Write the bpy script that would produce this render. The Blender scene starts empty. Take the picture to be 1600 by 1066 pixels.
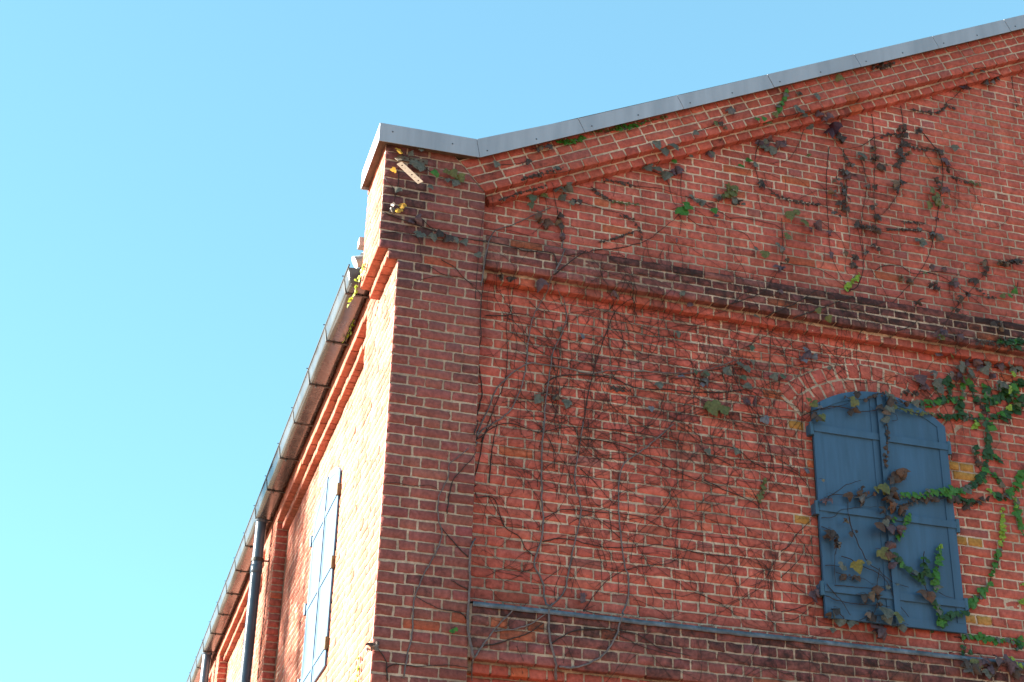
import bpy, math, random
import numpy as np
from mathutils import Vector, noise as mnoise
rng = np.random.default_rng(7)
random.seed(7)
ZO = 6.5                                   # wall heights below are measured from a course 6.5 m above the ground
SC = bpy.context.scene
COL = SC.collection

# ------------------------------------------------------------------ camera
cd = bpy.data.cameras.new("camera")
cam = bpy.data.objects.new("camera", cd)
COL.objects.link(cam)
cam.location = (-1.53781, -8.50552, -4.90574 + ZO)
cam.rotation_euler = (2.0452886, -0.0247944, -0.2755005)
cd.sensor_width = 36.0
cd.lens = 2506.0 / 1600.0 * 36.0
cd.clip_end = 3000.0
SC.camera = cam

# ------------------------------------------------------------------ sky, sun, exposure
SUN = Vector((-1.0, 0.30, 0.36)).normalized()      # towards the sun
elev = math.asin(SUN.z)
azim = math.atan2(SUN.x, SUN.y)
world = bpy.data.worlds.new("World")
SC.world = world
world.use_nodes = True
wn, wl = world.node_tree.nodes, world.node_tree.links
wn.clear()
sky = wn.new("ShaderNodeTexSky")
sky.sky_type = 'NISHITA'
sky.sun_disc = False
sky.sun_elevation = elev
sky.sun_rotation = azim
sky.altitude = 0.0
sky.air_density = 0.7
sky.dust_density = 0.0
sky.ozone_density = 4.0
bg = wn.new("ShaderNodeBackground")
bg.inputs[1].default_value = 0.078
wo = wn.new("ShaderNodeOutputWorld")
tint = wn.new("ShaderNodeMix"); tint.data_type = 'RGBA'; tint.blend_type = 'MULTIPLY'
tint.inputs[0].default_value = 1.0
tint.inputs[7].default_value = (0.72, 1.09, 1.02, 1)
gam = wn.new("ShaderNodeGamma"); gam.inputs[1].default_value = 0.55
wl.new(sky.outputs[0], gam.inputs[0])
wl.new(gam.outputs[0], tint.inputs[6])
wl.new(tint.outputs[2], bg.inputs[0])
wl.new(bg.outputs[0], wo.inputs[0])

sd = bpy.data.lights.new("sun", 'SUN')
sd.energy = 5.0
sd.angle = math.radians(0.53)
sd.color = (1.0, 0.94, 0.80)
sun = bpy.data.objects.new("sun", sd)
COL.objects.link(sun)
sun.location = (-30, 10, 40)
sun.rotation_euler = SUN.to_track_quat('Z', 'Y').to_euler()

vs = SC.view_settings
vs.view_transform = 'Standard'
vs.look = 'None'
vs.gamma = 1.0
vs.use_curve_mapping = False
vs.exposure = 3.15
SC.cycles.max_bounces = 8
SC.cycles.diffuse_bounces = 4

# ------------------------------------------------------------------ materials
def new_mat(name):
    m = bpy.data.materials.new(name)
    m.use_nodes = True
    nt = m.node_tree
    b = nt.nodes["Principled BSDF"]
    return m, nt, b

def nd(nt, t, **kw):
    n = nt.nodes.new(t)
    for k, v in kw.items():
        if k in n.inputs.keys():
            n.inputs[k].default_value = v
        else:
            setattr(n, k, v)
    return n

def noise_node(nt, scale, detail=4.0, rough=0.55, vec=None):
    n = nt.nodes.new("ShaderNodeTexNoise")
    n.inputs["Scale"].default_value = scale
    n.inputs["Detail"].default_value = detail
    n.inputs["Roughness"].default_value = rough
    if vec is not None:
        nt.links.new(vec, n.inputs["Vector"])
    return n

def ramp(nt, fac, p0, p1, c0=(0, 0, 0, 1), c1=(1, 1, 1, 1)):
    r = nt.nodes.new("ShaderNodeValToRGB")
    r.color_ramp.elements[0].position = p0
    r.color_ramp.elements[1].position = p1
    r.color_ramp.elements[0].color = c0
    r.color_ramp.elements[1].color = c1
    nt.links.new(fac, r.inputs[0])
    return r

def mixc(nt, fac, a, b, mode='MIX'):
    m = nt.nodes.new("ShaderNodeMix")
    m.data_type = 'RGBA'
    m.blend_type = mode
    for i, v in ((0, fac), (6, a), (7, b)):
        if hasattr(v, "links"):
            nt.links.new(v, m.inputs[i])
        elif v is not None:
            m.inputs[i].default_value = v
    return m.outputs[2]

def mathn(nt, op, a, b=None):
    m = nt.nodes.new("ShaderNodeMath")
    m.operation = op
    for i, v in enumerate((a, b)):
        if v is None: continue
        if hasattr(v, "links"): nt.links.new(v, m.inputs[i])
        else: m.inputs[i].default_value = v
    return m.outputs[0]

def wall_material(name, mortar):
    m, nt, b = new_mat(name)
    tc = nt.nodes.new("ShaderNodeTexCoord").outputs["Object"]
    at = nd(nt, "ShaderNodeAttribute", attribute_name="soot")
    fine = noise_node(nt, 260.0, 3.0, 0.7, tc)
    mid = noise_node(nt, 38.0, 5.0, 0.65, tc)
    big = noise_node(nt, 2.3, 4.0, 0.6, tc)
    if mortar:
        big2 = noise_node(nt, 1.1, 3.0, 0.6, tc)
        base = mixc(nt, ramp(nt, big2.outputs[0], 0.4, 0.62).outputs[0], (.33, .24, .18, 1), (.58, .435, .33, 1))
    else:
        ca = nd(nt, "ShaderNodeAttribute", attribute_name="tone")
        base = ca.outputs["Color"]
    # tone inside a brick: soft blotches and grit
    base = mixc(nt, 1.0, base, ramp(nt, mid.outputs[0], 0.3, 0.72, (.68, .65, .65, 1), (1.26, 1.23, 1.21, 1)).outputs[0], 'MULTIPLY')
    base = mixc(nt, 1.0, base, ramp(nt, fine.outputs[0], 0.3, 0.7, (.84, .84, .84, 1), (1.12, 1.12, 1.12, 1)).outputs[0], 'MULTIPLY')
    # chips and pits
    vor = nd(nt, "ShaderNodeTexVoronoi", Scale=55.0)
    nt.links.new(tc, vor.inputs["Vector"])
    pit = ramp(nt, vor.outputs["Distance"], 0.06, 0.13, (1, 1, 1, 1), (0, 0, 0, 1)).outputs[0]
    pitm = mathn(nt, 'MULTIPLY', pit, ramp(nt, noise_node(nt, 9.0, 2.0, 0.5, tc).outputs[0], 0.55, 0.66).outputs[0])
    base = mixc(nt, mathn(nt, 'MULTIPLY', pitm, 0.75), base, (.03, .022, .02, 1))
    # pale lime bloom
    bloom = mathn(nt, 'MULTIPLY', ramp(nt, big.outputs[0], 0.52, 0.75).outputs[0], ramp(nt, mid.outputs[0], 0.42, 0.7).outputs[0])
    base = mixc(nt, mathn(nt, 'MULTIPLY', bloom, 0.40), base, (.42, .22, .18, 1))
    # damp run-down streaks
    mp = nd(nt, "ShaderNodeMapping"); mp.inputs["Scale"].default_value = (3.2, 3.2, 0.45)
    nt.links.new(tc, mp.inputs["Vector"])
    dm = noise_node(nt, 1.0, 6.0, 0.68, mp.outputs[0])
    base = mixc(nt, 1.0, base, ramp(nt, dm.outputs[0], 0.36, 0.62, (.74, .72, .72, 1), (1.09, 1.09, 1.09, 1)).outputs[0], 'MULTIPLY')
    # soot and lichen staining
    sn = noise_node(nt, 15.0, 6.0, 0.7, tc)
    thr = mathn(nt, 'SUBTRACT', mathn(nt, 'ADD', sn.outputs[0], at.outputs["Fac"]), 0.78)
    st = nd(nt, "ShaderNodeClamp")
    nt.links.new(mathn(nt, 'MULTIPLY', thr, 3.4), st.inputs[0])
    base = mixc(nt, mathn(nt, 'MULTIPLY', st.outputs[0], 0.86), base, (.018, .015, .016, 1))
    nt.links.new(base, b.inputs["Base Color"])
    b.inputs["Roughness"].default_value = 0.88
    b.inputs["Specular IOR Level"].default_value = 0.12
    bp = nd(nt, "ShaderNodeBump", Strength=0.55, Distance=0.004)
    h = mathn(nt, 'ADD', mathn(nt, 'MULTIPLY', fine.outputs[0], 0.35), mid.outputs[0])
    h = mathn(nt, 'SUBTRACT', h, mathn(nt, 'MULTIPLY', pitm, 0.8))
    nt.links.new(h, bp.inputs["Height"])
    nt.links.new(bp.outputs[0], b.inputs["Normal"])
    return m

BRICK = wall_material("fired_brick", False)
MORTAR = wall_material("lime_mortar", True)

def simple(name, col, rough=0.6, metal=0.0, var=0.18, scale=14.0, bump=0.0, bscale=60.0, streak=False, spec=0.5):
    m, nt, b = new_mat(name)
    tc = nt.nodes.new("ShaderNodeTexCoord").outputs["Object"]
    vec = tc
    if streak:
        mp = nd(nt, "ShaderNodeMapping")
        mp.inputs["Scale"].default_value = (1.0, 1.0, 0.12)
        nt.links.new(tc, mp.inputs["Vector"])
        vec = mp.outputs[0]
    n = noise_node(nt, scale, 5.0, 0.6, vec)
    c = mixc(nt, 1.0, (*col, 1), ramp(nt, n.outputs[0], 0.3, 0.7, (1 - var,) * 3 + (1,), (1 + var,) * 3 + (1,)).outputs[0], 'MULTIPLY')
    n2 = noise_node(nt, scale * 0.22, 4.0, 0.6, vec)
    c = mixc(nt, 1.0, c, ramp(nt, n2.outputs[0], 0.35, 0.65, (1 - var * .7,) * 3 + (1,), (1 + var * .7,) * 3 + (1,)).outputs[0], 'MULTIPLY')
    nt.links.new(c, b.inputs["Base Color"])
    b.inputs["Metallic"].default_value = metal
    b.inputs["Specular IOR Level"].default_value = spec
    r = ramp(nt, n.outputs[0], 0.25, 0.75, (rough * .8,) * 3 + (1,), (min(1, rough * 1.2),) * 3 + (1,))
    nt.links.new(r.outputs[0], b.inputs["Roughness"])
    if bump:
        bp = nd(nt, "ShaderNodeBump", Strength=bump, Distance=0.004)
        nt.links.new(noise_node(nt, bscale, 4.0, 0.6, tc).outputs[0], bp.inputs["Height"])
        nt.links.new(bp.outputs[0], b.inputs["Normal"])
    return m

COPING = simple("painted_coping_metal", (.27, .295, .35), 0.6, 0.0, 0.15, 9.0, 0.2, 7.0, True)
SEAM = simple("dark_seam", (.03, .03, .033), 0.8)
SCREW = simple("screw_head", (.06, .06, .065), 0.5, 0.4)
BLUE = simple("blue_shutter_paint", (.025, .067, .128), 0.55, 0.0, 0.2, 26.0, 0.12, 90.0, True)
HINGE = simple("blue_hinge_paint", (.026, .068, .118), 0.45, 0.0, 0.15, 60.0)
PINTLE = simple("bronze_hinge_metal", (.075, .052, .022), 0.5, 0.2, 0.3, 60.0)
IRON = simple("dark_iron", (.025, .023, .023), 0.6, 0.2, 0.2, 40.0)
RUST = simple("rusty_strip_metal", (.10, .075, .055), 0.75, 0.1, 0.4, 60.0, 0.3)
PALE = simple("galvanised_strip_metal", (.17, .12, .085), 0.6, 0.1, 0.12, 50.0)
LEAD = simple("lead_flashing", (.075, .092, .118), 0.6, 0.1, 0.5, 30.0, 0.5, 40.0)
GUTTER = simple("stainless_gutter", (.07, .073, .077), 0.26, 0.35, 0.15, 8.0, 0.0)
PIPE = simple("slate_blue_pipe_paint", (.034, .056, .085), 0.34, 0.0, 0.08, 20.0)
TILE = simple("grey_roof_tile", (.22, .23, .24), 0.55, 0.0, 0.15, 12.0, 0.2, 50.0)
WOODDARK = simple("dark_eave_board", (.085, .05, .035), 0.85, 0.0, 0.3, 20.0, 0.3, 60.0, False)
STEM = simple("ivy_bark", (.115, .088, .088), 0.9, 0.0, 0.35, 60.0, 0.6, 120.0)
TWIG = simple("dry_twig", (.024, .013, .011), 0.9, 0.0, 0.3, 60.0)
BARK = simple("tree_bark", (.10, .075, .055), 0.9, 0.0, 0.35, 9.0, 0.6, 30.0)

def leaf_mat(name):
    m, nt, b = new_mat(name)
    at = nd(nt, "ShaderNodeAttribute", attribute_name="tone")
    tc = nt.nodes.new("ShaderNodeTexCoord").outputs["Object"]
    n = noise_node(nt, 70.0, 4.0, 0.6, tc)
    c = mixc(nt, 1.0, at.outputs["Color"], ramp(nt, n.outputs[0], 0.3, 0.7, (.66, .64, .6, 1), (1.3, 1.3, 1.25, 1)).outputs[0], 'MULTIPLY')
    nt.links.new(c, b.inputs["Base Color"])
    b.inputs["Roughness"].default_value = 0.5
    b.inputs["Specular IOR Level"].default_value = 0.32
    tr = nd(nt, "ShaderNodeBsdfTranslucent")
    nt.links.new(c, tr.inputs["Color"])
    mx = nd(nt, "ShaderNodeMixShader")
    mx.inputs[0].default_value = 0.22
    out = nt.nodes["Material Output"]
    nt.links.new(b.outputs[0], mx.inputs[1])
    nt.links.new(tr.outputs[0], mx.inputs[2])
    nt.links.new(mx.outputs[0], out.inputs[0])
    return m
LEAF = leaf_mat("ivy_leaf")

def brickfar_mat():
    m, nt, b = new_mat("plain_brickwork")
    tc = nt.nodes.new("ShaderNodeTexCoord").outputs["Object"]
    sx = nd(nt, "ShaderNodeSeparateXYZ"); nt.links.new(tc, sx.inputs[0])
    cb = nd(nt, "ShaderNodeCombineXYZ")
    nt.links.new(mathn(nt, 'ADD', sx.outputs[0], sx.outputs[1]), cb.inputs[0])
    nt.links.new(sx.outputs[2], cb.inputs[1])
    br = nd(nt, "ShaderNodeTexBrick", Scale=1.0)
    br.inputs["Color1"].default_value = (.30, .085, .06, 1)
    br.inputs["Color2"].default_value = (.22, .07, .055, 1)
    br.inputs["Mortar"].default_value = (.40, .33, .28, 1)
    br.inputs["Mortar Size"].default_value = 0.006
    br.inputs["Brick Width"].default_value = 0.22
    br.inputs["Row Height"].default_value = 0.065
    nt.links.new(cb.outputs[0], br.inputs["Vector"])
    n = noise_node(nt, 6.0, 4.0, 0.6, tc)
    c = mixc(nt, 1.0, br.outputs[0], ramp(nt, n.outputs[0], 0.3, 0.7, (.75, .75, .75, 1), (1.2, 1.2, 1.2, 1)).outputs[0], 'MULTIPLY')
    nt.links.new(c, b.inputs["Base Color"])
    b.inputs["Roughness"].default_value = 0.9
    bp = nd(nt, "ShaderNodeBump", Strength=0.6, Distance=0.005)
    nt.links.new(br.outputs["Fac"], bp.inputs["Height"]); bp.invert = True
    nt.links.new(bp.outputs[0], b.inputs["Normal"])
    return m
BRICKFAR = brickfar_mat()

def ground_mat():
    m, nt, b = new_mat("paved_ground")
    tc = nt.nodes.new("ShaderNodeTexCoord").outputs["Object"]
    br = nd(nt, "ShaderNodeTexBrick", Scale=1.0)
    br.inputs["Color1"].default_value = (.26, .155, .09, 1)
    br.inputs["Color2"].default_value = (.21, .125, .075, 1)
    br.inputs["Mortar"].default_value = (.06, .05, .045, 1)
    br.inputs["Mortar Size"].default_value = 0.008
    br.inputs["Brick Width"].default_value = 0.6
    br.inputs["Row Height"].default_value = 0.3
    nt.links.new(tc, br.inputs["Vector"])
    n = noise_node(nt, 0.8, 5.0, 0.6, tc)
    c = mixc(nt, 1.0, br.outputs[0], ramp(nt, n.outputs[0], 0.3, 0.7, (.8, .8, .8, 1), (1.2, 1.2, 1.2, 1)).outputs[0], 'MULTIPLY')
    nt.links.new(c, b.inputs["Base Color"])
    b.inputs["Roughness"].default_value = 0.85
    return m
GROUND = ground_mat()

# ------------------------------------------------------------------ helpers
def link(name, mesh, parent=None, loc=(0, 0, 0)):
    o = bpy.data.objects.new(name, mesh)
    COL.objects.link(o)
    o.location = loc
    if parent is not None:
        o.parent = parent
    return o

def tag(o, label=None, cat=None, group=None, kind=None):
    if label: o["label"] = label
    if cat: o["category"] = cat
    if group: o["group"] = group
    if kind: o["kind"] = kind
    return o

def empty(name, loc=(0, 0, 0)):
    o = bpy.data.objects.new(name, None)
    o.empty_display_size = 0.2
    COL.objects.link(o)
    o.location = loc
    return o

class MB:
    """collects polygons; z gets +ZO when built"""
    def __init__(s): s.v, s.f, s.m = [], [], []
    def add(s, vs, fs, mi=0):
        o = len(s.v); s.v += [tuple(q) for q in vs]
        for f in fs: s.f.append(tuple(o + i for i in f)); s.m.append(mi)
    def box(s, x0, x1, y0, y1, z0, z1, mi=0):
        vs = [(x, y, z) for z in (z0, z1) for y in (y0, y1) for x in (x0, x1)]
        s.add(vs, [(0, 2, 3, 1), (4, 5, 7, 6), (0, 1, 5, 4), (2, 6, 7, 3), (0, 4, 6, 2), (1, 3, 7, 5)], mi)
    def prism(s, poly, y0, y1, mi=0):
        """poly: (x,z) counter-clockwise seen from -y"""
        n = len(poly)
        vs = [(x, y0, z) for x, z in poly] + [(x, y1, z) for x, z in poly]
        fs = [tuple(range(n)), tuple(range(2 * n - 1, n - 1, -1))]
        fs += [(i, n + i, n + (i + 1) % n, (i + 1) % n) for i in range(n)]
        s.add(vs, fs, mi)
    def tube(s, pts, rad, sides=8, mi=0, cap=True):
        pts = [Vector(p) for p in pts]
        n = len(pts); rings = []
        up = Vector((0.13, 0.31, 0.94))
        for i, p in enumerate(pts):
            t = (pts[min(i + 1, n - 1)] - pts[max(i - 1, 0)])
            if t.length < 1e-9: t = Vector((0, 0, 1))
            t.normalize()
            a = t.cross(up)
            if a.length < 1e-3: a = t.cross(Vector((1, 0, 0)))
            a.normalize(); b = t.cross(a)
            r = rad[i] if hasattr(rad, "__len__") else rad
            rings.append([p + a * (r * math.cos(2 * math.pi * k / sides)) + b * (r * math.sin(2 * math.pi * k / sides)) for k in range(sides)])
        vs = [q for rg in rings for q in rg]
        fs = []
        for i in range(n - 1):
            for k in range(sides):
                k2 = (k + 1) % sides
                fs.append((i * sides + k, i * sides + k2, (i + 1) * sides + k2, (i + 1) * sides + k))
        if cap:
            fs.append(tuple(range(sides - 1, -1, -1)))
            fs.append(tuple((n - 1) * sides + k for k in range(sides)))
        s.add(vs, fs, mi)
    def build(s, name, mats, parent=None, smooth=False, org=(0, 0, 0), bevel=0.0):
        me = bpy.data.meshes.new(name)
        ox, oy, oz = org
        me.from_pydata([(x - ox, y - oy, z + ZO - oz) for x, y, z in s.v], [], s.f)
        if not isinstance(mats, (list, tuple)): mats = [mats]
        for m in mats: me.materials.append(m)
        me.polygons.foreach_set("material_index", s.m)
        if smooth: me.polygons.foreach_set("use_smooth", [True] * len(s.f))
        me.update()
        o = link(name, me, parent)
        if bevel:
            bm = o.modifiers.new("bevel", 'BEVEL'); bm.width = bevel; bm.segments = 2; bm.limit_method = 'ANGLE'
        return o

# ------------------------------------------------------------------ brickwork
Hc = 0.0650198          # course height
HL = 0.11               # half a brick length with joint
JT = 0.0105             # joint width

class Bricks:
    """bricks of one surface, each a rounded, slightly irregular block"""
    NU, NV = 6, 5
    def __init__(s): s.c, s.fr, s.tone, s.soot, s.dn = [], [], [], [], []
    def quad(s, frame, c00, c10, c11, c01, tone, soot=0.0, dn=0.0125, n=0.0):
        s.c.append((c00, c10, c11, c01)); s.fr.append((frame, n)); s.tone.append(tone); s.soot.append(soot); s.dn.append(dn)
    def rect(s, frame, u0, u1, v0, v1, tone, soot=0.0, dn=0.0125, n=0.0, j=JT):
        if u1 - u0 < 0.022: return
        h = j / 2
        s.quad(frame, (u0 + h, v0 + h), (u1 - h, v0 + h), (u1 - h, v1 - h), (u0 + h, v1 - h), tone, soot, dn, n)
    def arrays(s):
        N = len(s.c); NU, NV = s.NU, s.NV
        C = np.array(s.c, float)                               # N,4,2
        wU = np.linalg.norm(C[:, 1] - C[:, 0], axis=1); wV = np.linalg.norm(C[:, 3] - C[:, 0], axis=1)
        bu = np.minimum(0.0045 / wU, .3); bv = np.minimum(0.0045 / wV, .3)
        S = np.stack([0 * bu, bu, .35 + 0 * bu, .65 + 0 * bu, 1 - bu, 1 + 0 * bu], 1)     # N,6
        T = np.stack([0 * bv, bv, .5 + 0 * bv, 1 - bv, 1 + 0 * bv], 1)
        Sg = np.repeat(S[:, None, :], NV, 1); Tg = np.repeat(T[:, :, None], NU, 2)       # N,NV,NU
        P = ((1 - Sg) * (1 - Tg))[..., None] * C[:, None, None, 0] + (Sg * (1 - Tg))[..., None] * C[:, None, None, 1] \
            + (Sg * Tg)[..., None] * C[:, None, None, 2] + ((1 - Sg) * Tg)[..., None] * C[:, None, None, 3]
        ctr = C.mean(1)[:, None, None, :]
        ring = np.zeros((NV, NU), bool); ring[0] = ring[-1] = True; ring[:, 0] = ring[:, -1] = True
        ang = rng.normal(0, 0.006, (N, 1, 1)); d = P - ctr
        P = ctr + np.stack([d[..., 0] - ang * d[..., 1], d[..., 1] + ang * d[..., 0]], -1) + rng.normal(0, 0.0011, (N, 1, 1, 2))
        P += rng.normal(0, 1, P.shape) * np.where(ring, 0.0013, 0.0005)[None, :, :, None]
        rough_ = np.where(rng.random((N, 1, 1, 1)) < .22, 0.0022, 0.0)
        P += rng.normal(0, 1, P.shape) * np.where(ring, 1.0, 0.0)[None, :, :, None] * rough_
        cor = np.zeros((NV, NU)); cor[0, 0] = cor[0, -1] = cor[-1, 0] = cor[-1, -1] = 1
        pull = rng.uniform(0.02, 0.065, (N, 1, 1)) * cor[None]
        P = P + (ctr - P) * pull[..., None] * np.array([.35, 1.0])
        nn = np.where(ring[None], -0.004, 0.0) + rng.normal(0, 0.0007, (N, NV, NU)) + rng.normal(0, 0.0013, (N, 1, 1))
        tilt = rng.normal(0, 0.006, (N, 1, 1)); nn += tilt * (d[..., 1])
        return P, nn
    def build(s, name, parent, mortar):
        """mortar: MB whose polygons get the mortar material"""
        N = len(s.c); NU, NV = s.NU, s.NV
        P, nn = s.arrays()
        dn = np.array(s.dn)
        rid = [(0, i) for i in range(NU)] + [(j, NU - 1) for j in range(1, NV)] + [(NV - 1, i) for i in range(NU - 2, -1, -1)] + [(j, 0) for j in range(NV - 2, 0, -1)]
        ri = np.array([a * NU + b for a, b in rid]); R = len(ri)
        Pf = P.reshape(N, NU * NV, 2); nf = nn.reshape(N, NU * NV)
        P2 = np.concatenate([Pf, Pf[:, ri]], 1); n2 = np.concatenate([nf, np.repeat(-dn[:, None], R, 1)], 1)
        V = NU * NV + R
        O = np.array([f[0][0] for f in s.fr]); U = np.array([f[0][1] for f in s.fr]); Vv = np.array([f[0][2] for f in s.fr]); Nn = np.array([f[0][3] for f in s.fr])
        off = np.array([f[1] for f in s.fr])
        W = O[:, None] + P2[..., :1] * U[:, None] + P2[..., 1:] * Vv[:, None] + (n2 + off[:, None])[..., None] * Nn[:, None]
        flip = np.einsum('ij,ij->i', np.cross(U, Vv), Nn) < 0
        F = []
        for j in range(NV - 1):
            for i in range(NU - 1):
                F.append((j * NU + i, j * NU + i + 1, (j + 1) * NU + i + 1, (j + 1) * NU + i))
        nf_ = len(F)
        for k in range(R):
            k2 = (k + 1) % R
            F.append((ri[k2], ri[k], NU * NV + k, NU * NV + k2))
        F = np.array(F); Q = len(F)
        FA = np.repeat(F[None], N, 0); FA[flip] = FA[flip][:, :, ::-1]
        FA = FA + (np.arange(N) * V)[:, None, None]
        verts = W.reshape(-1, 3).copy(); verts[:, 2] += ZO
        faces = FA.reshape(-1, 4)
        mv = np.array([(x, y, z + ZO) for x, y, z in mortar.v]).reshape(-1, 3)
        nb = len(verts)
        me = bpy.data.meshes.new(name)
        tot = nb + len(mv)
        me.vertices.add(tot)
        me.vertices.foreach_set("co", np.concatenate([verts, mv]).ravel() if len(mv) else verts.ravel())
        mfl = [len(f) for f in mortar.f]
        loops = np.concatenate([faces.ravel()] + [np.array(f) + nb for f in mortar.f]).astype(np.int32)
        starts = np.concatenate([np.arange(len(faces)) * 4, len(faces) * 4 + np.concatenate([[0], np.cumsum(mfl)[:-1]]) if mfl else []]).astype(np.int32)
        me.loops.add(len(loops)); me.loops.foreach_set("vertex_index", loops)
        me.polygons.add(len(starts)); me.polygons.foreach_set("loop_start", starts)
        me.materials.append(BRICK); me.materials.append(MORTAR)
        mi = np.concatenate([np.zeros(len(faces), np.int32), np.ones(len(mfl), np.int32)])
        me.polygons.foreach_set("material_index", mi)
        sm = np.tile(np.concatenate([np.ones(nf_, bool), np.zeros(Q - nf_, bool)]), N)
        me.polygons.foreach_set("use_smooth", np.concatenate([sm, np.zeros(len(mfl), bool)]))
        me.update(calc_edges=True)
        ta = me.attributes.new("tone", 'FLOAT_COLOR', 'POINT')
        tn = np.ones((tot, 4), np.float32); tn[:nb, :3] = np.repeat(np.array(s.tone), V, 0)
        ta.data.foreach_set("color", tn.ravel())
        sa = me.attributes.new("soot", 'FLOAT', 'POINT')
        so = np.zeros(tot, np.float32); so[:nb] = np.repeat(np.array(s.soot), V)
        if len(mv) and getattr(mortar, "soot", None) is not None:
            so[nb:] = mortar.soot
        sa.data.foreach_set("value", so)
        return link(name, me, parent)

def tone_panel(dull=0.0):
    r = rng.random()
    if r < .87: c = np.array([.31, .075, .056])
    elif r < .92: c = np.array([.28, .064, .050])
    elif r < .935: c = np.array([.34, .088, .044])
    elif r < .97: c = np.array([.225, .070, .060])
    else: c = np.array([.37, .094, .062])
    c = c * 1.36 * rng.normal(1.0, 0.085) * rng.normal(1, 0.025, 3)
    if dull: c = c * (1 - dull) + np.array([.26, .076, .056]) * dull
    return np.clip(c, .015, .8)
def tone_pier():
    r = rng.random()
    c = np.array([.20, .066, .058])
    if r > .86: c = np.array([.165, .062, .058])
    if r > .98: c = np.array([.26, .072, .042])
    return np.clip(c * 1.2 * rng.normal(1.0, 0.09) * rng.normal(1, 0.03, 3), .015, .8)

def tone_side():  # paler weathered side bricks, with the sun's washed-out cream mixed into the colour
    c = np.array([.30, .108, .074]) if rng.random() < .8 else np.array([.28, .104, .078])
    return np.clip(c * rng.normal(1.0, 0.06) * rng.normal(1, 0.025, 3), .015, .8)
def course_z(k): return (1 - k) * Hc
def segs(k, u0, u1, first_half=True):
    """English bond: odd courses headers, even courses stretchers starting with a brick and a half header"""
    u = u0; out = []
    if k % 2:
        while u < u1 - 1e-6: out.append((u, min(u + HL, u1))); u += HL
    else:
        a = u0 + 1.5 * HL
        out.append((u0, min(a, u1))); u = a
        while u < u1 - 1e-6: out.append((u, min(u + 2 * HL, u1))); u += 2 * HL
    if len(out) > 1 and out[-1][1] - out[-1][0] < 0.05:
        l = out.pop(); out[-1] = (out[-1][0], l[1])
    return out

X3, Y3, Z3 = np.array([1., 0, 0]), np.array([0, 1., 0]), np.array([0, 0, 1.])
def front(y): return (np.array([0, y, 0.]), X3, Z3, -Y3)
def side(x): return (np.array([x, 0., 0]), Y3, Z3, -X3)
SL = 0.484; TH = math.atan(SL); RX, RZ = 0.539, 0.662
RAKE = lambda y: (np.array([RX, y, RZ]), np.array([math.cos(TH), 0, math.sin(TH)]), np.array([-math.sin(TH), 0, math.cos(TH)]), -Y3)
def band_z(x): return RZ + SL * (x - RX)
def cap_z(x): return 1.224 + SL * (x - 1.197)
XD = 7.98            # detailed brickwork runs to here
XA = 8.0            # gable apex
# ------------------------------------------------------------------ ground
g = MB(); g.add([(-700, -700, -ZO), (700, -700, -ZO), (700, 700, -ZO), (-700, 700, -ZO)], [(0, 1, 2, 3)])
tag(g.build("ground", GROUND), "paved ground", None, None, "structure")

# ------------------------------------------------------------------ the warehouse
B = empty("brick_building", (0, 0, 0))
tag(B, "red brick warehouse gable with blue iron shutters, grey metal coping and climbing ivy", "building")
SH = dict(x0=2.785, x1=3.74, z0=-1.905, zs=-0.50, za=-0.325)
def arch_top(x, x0=SH['x0'], x1=SH['x1'], zs=SH['zs'], za=SH['za']):
    c = (x0 + x1) / 2; hw = (x1 - x0) / 2; rise = za - zs
    R = (hw * hw + rise * rise) / (2 * rise)
    return za - R + math.sqrt(max(R * R - (x - c) ** 2, 0))

# main wall behind the piers: courses from below the lower ledge to the verge
gw = Bricks(); mo = MB()
F0, F1, F2 = front(0.0), front(0.056), front(0.113)
yellow = [(2.70, -.70), (2.73, -.64), (2.70, -1.215), (2.735, -1.28), (2.74, -1.345), (2.72, -1.74), (3.80, -.72), (3.83, -.785), (3.82, -1.31), (3.83, -1.25), (3.82, -1.805)]
for k in range(-45, 53):
    z0 = course_z(k); z1 = z0 + Hc
    if -2.43 < (z0 + z1) / 2 < -2.06: continue
    if z0 < -2.405 + .001 and z1 > -2.47: pass
    if .07 < (z0 + z1) / 2 < .335: continue
    for u0, u1 in segs(k, 0.55, XD):
        um = (u0 + u1) / 2
        if z0 > band_z(um) + .03: continue
        if SH['x0'] + .03 < u0 and u1 < SH['x1'] - .03 and SH['z0'] + .07 < z0 and z1 < -.52: continue
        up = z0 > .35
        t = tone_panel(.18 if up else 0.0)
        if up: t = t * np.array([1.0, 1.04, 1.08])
        so = max(0, rng.normal(.05, .09))
        if -2.05 < z0 < -1.95: so += .1
        zz = (z0 + z1) / 2
        for yx, yz in yellow:
            if abs(um - yx) < .085 and abs(zz - yz) < .04 and not (SH['x0'] < um < SH['x1']):
                t = np.array([.42, .205, .055]) * rng.normal(1, .08)
        n = 0.0
        if rng.random() < .03: so += .25
        if k in (0, ) : continue
        gw.rect(F2, u0, u1, z0, z1, t, so, n=n, j=JT * rng.normal(1, .07))
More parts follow.
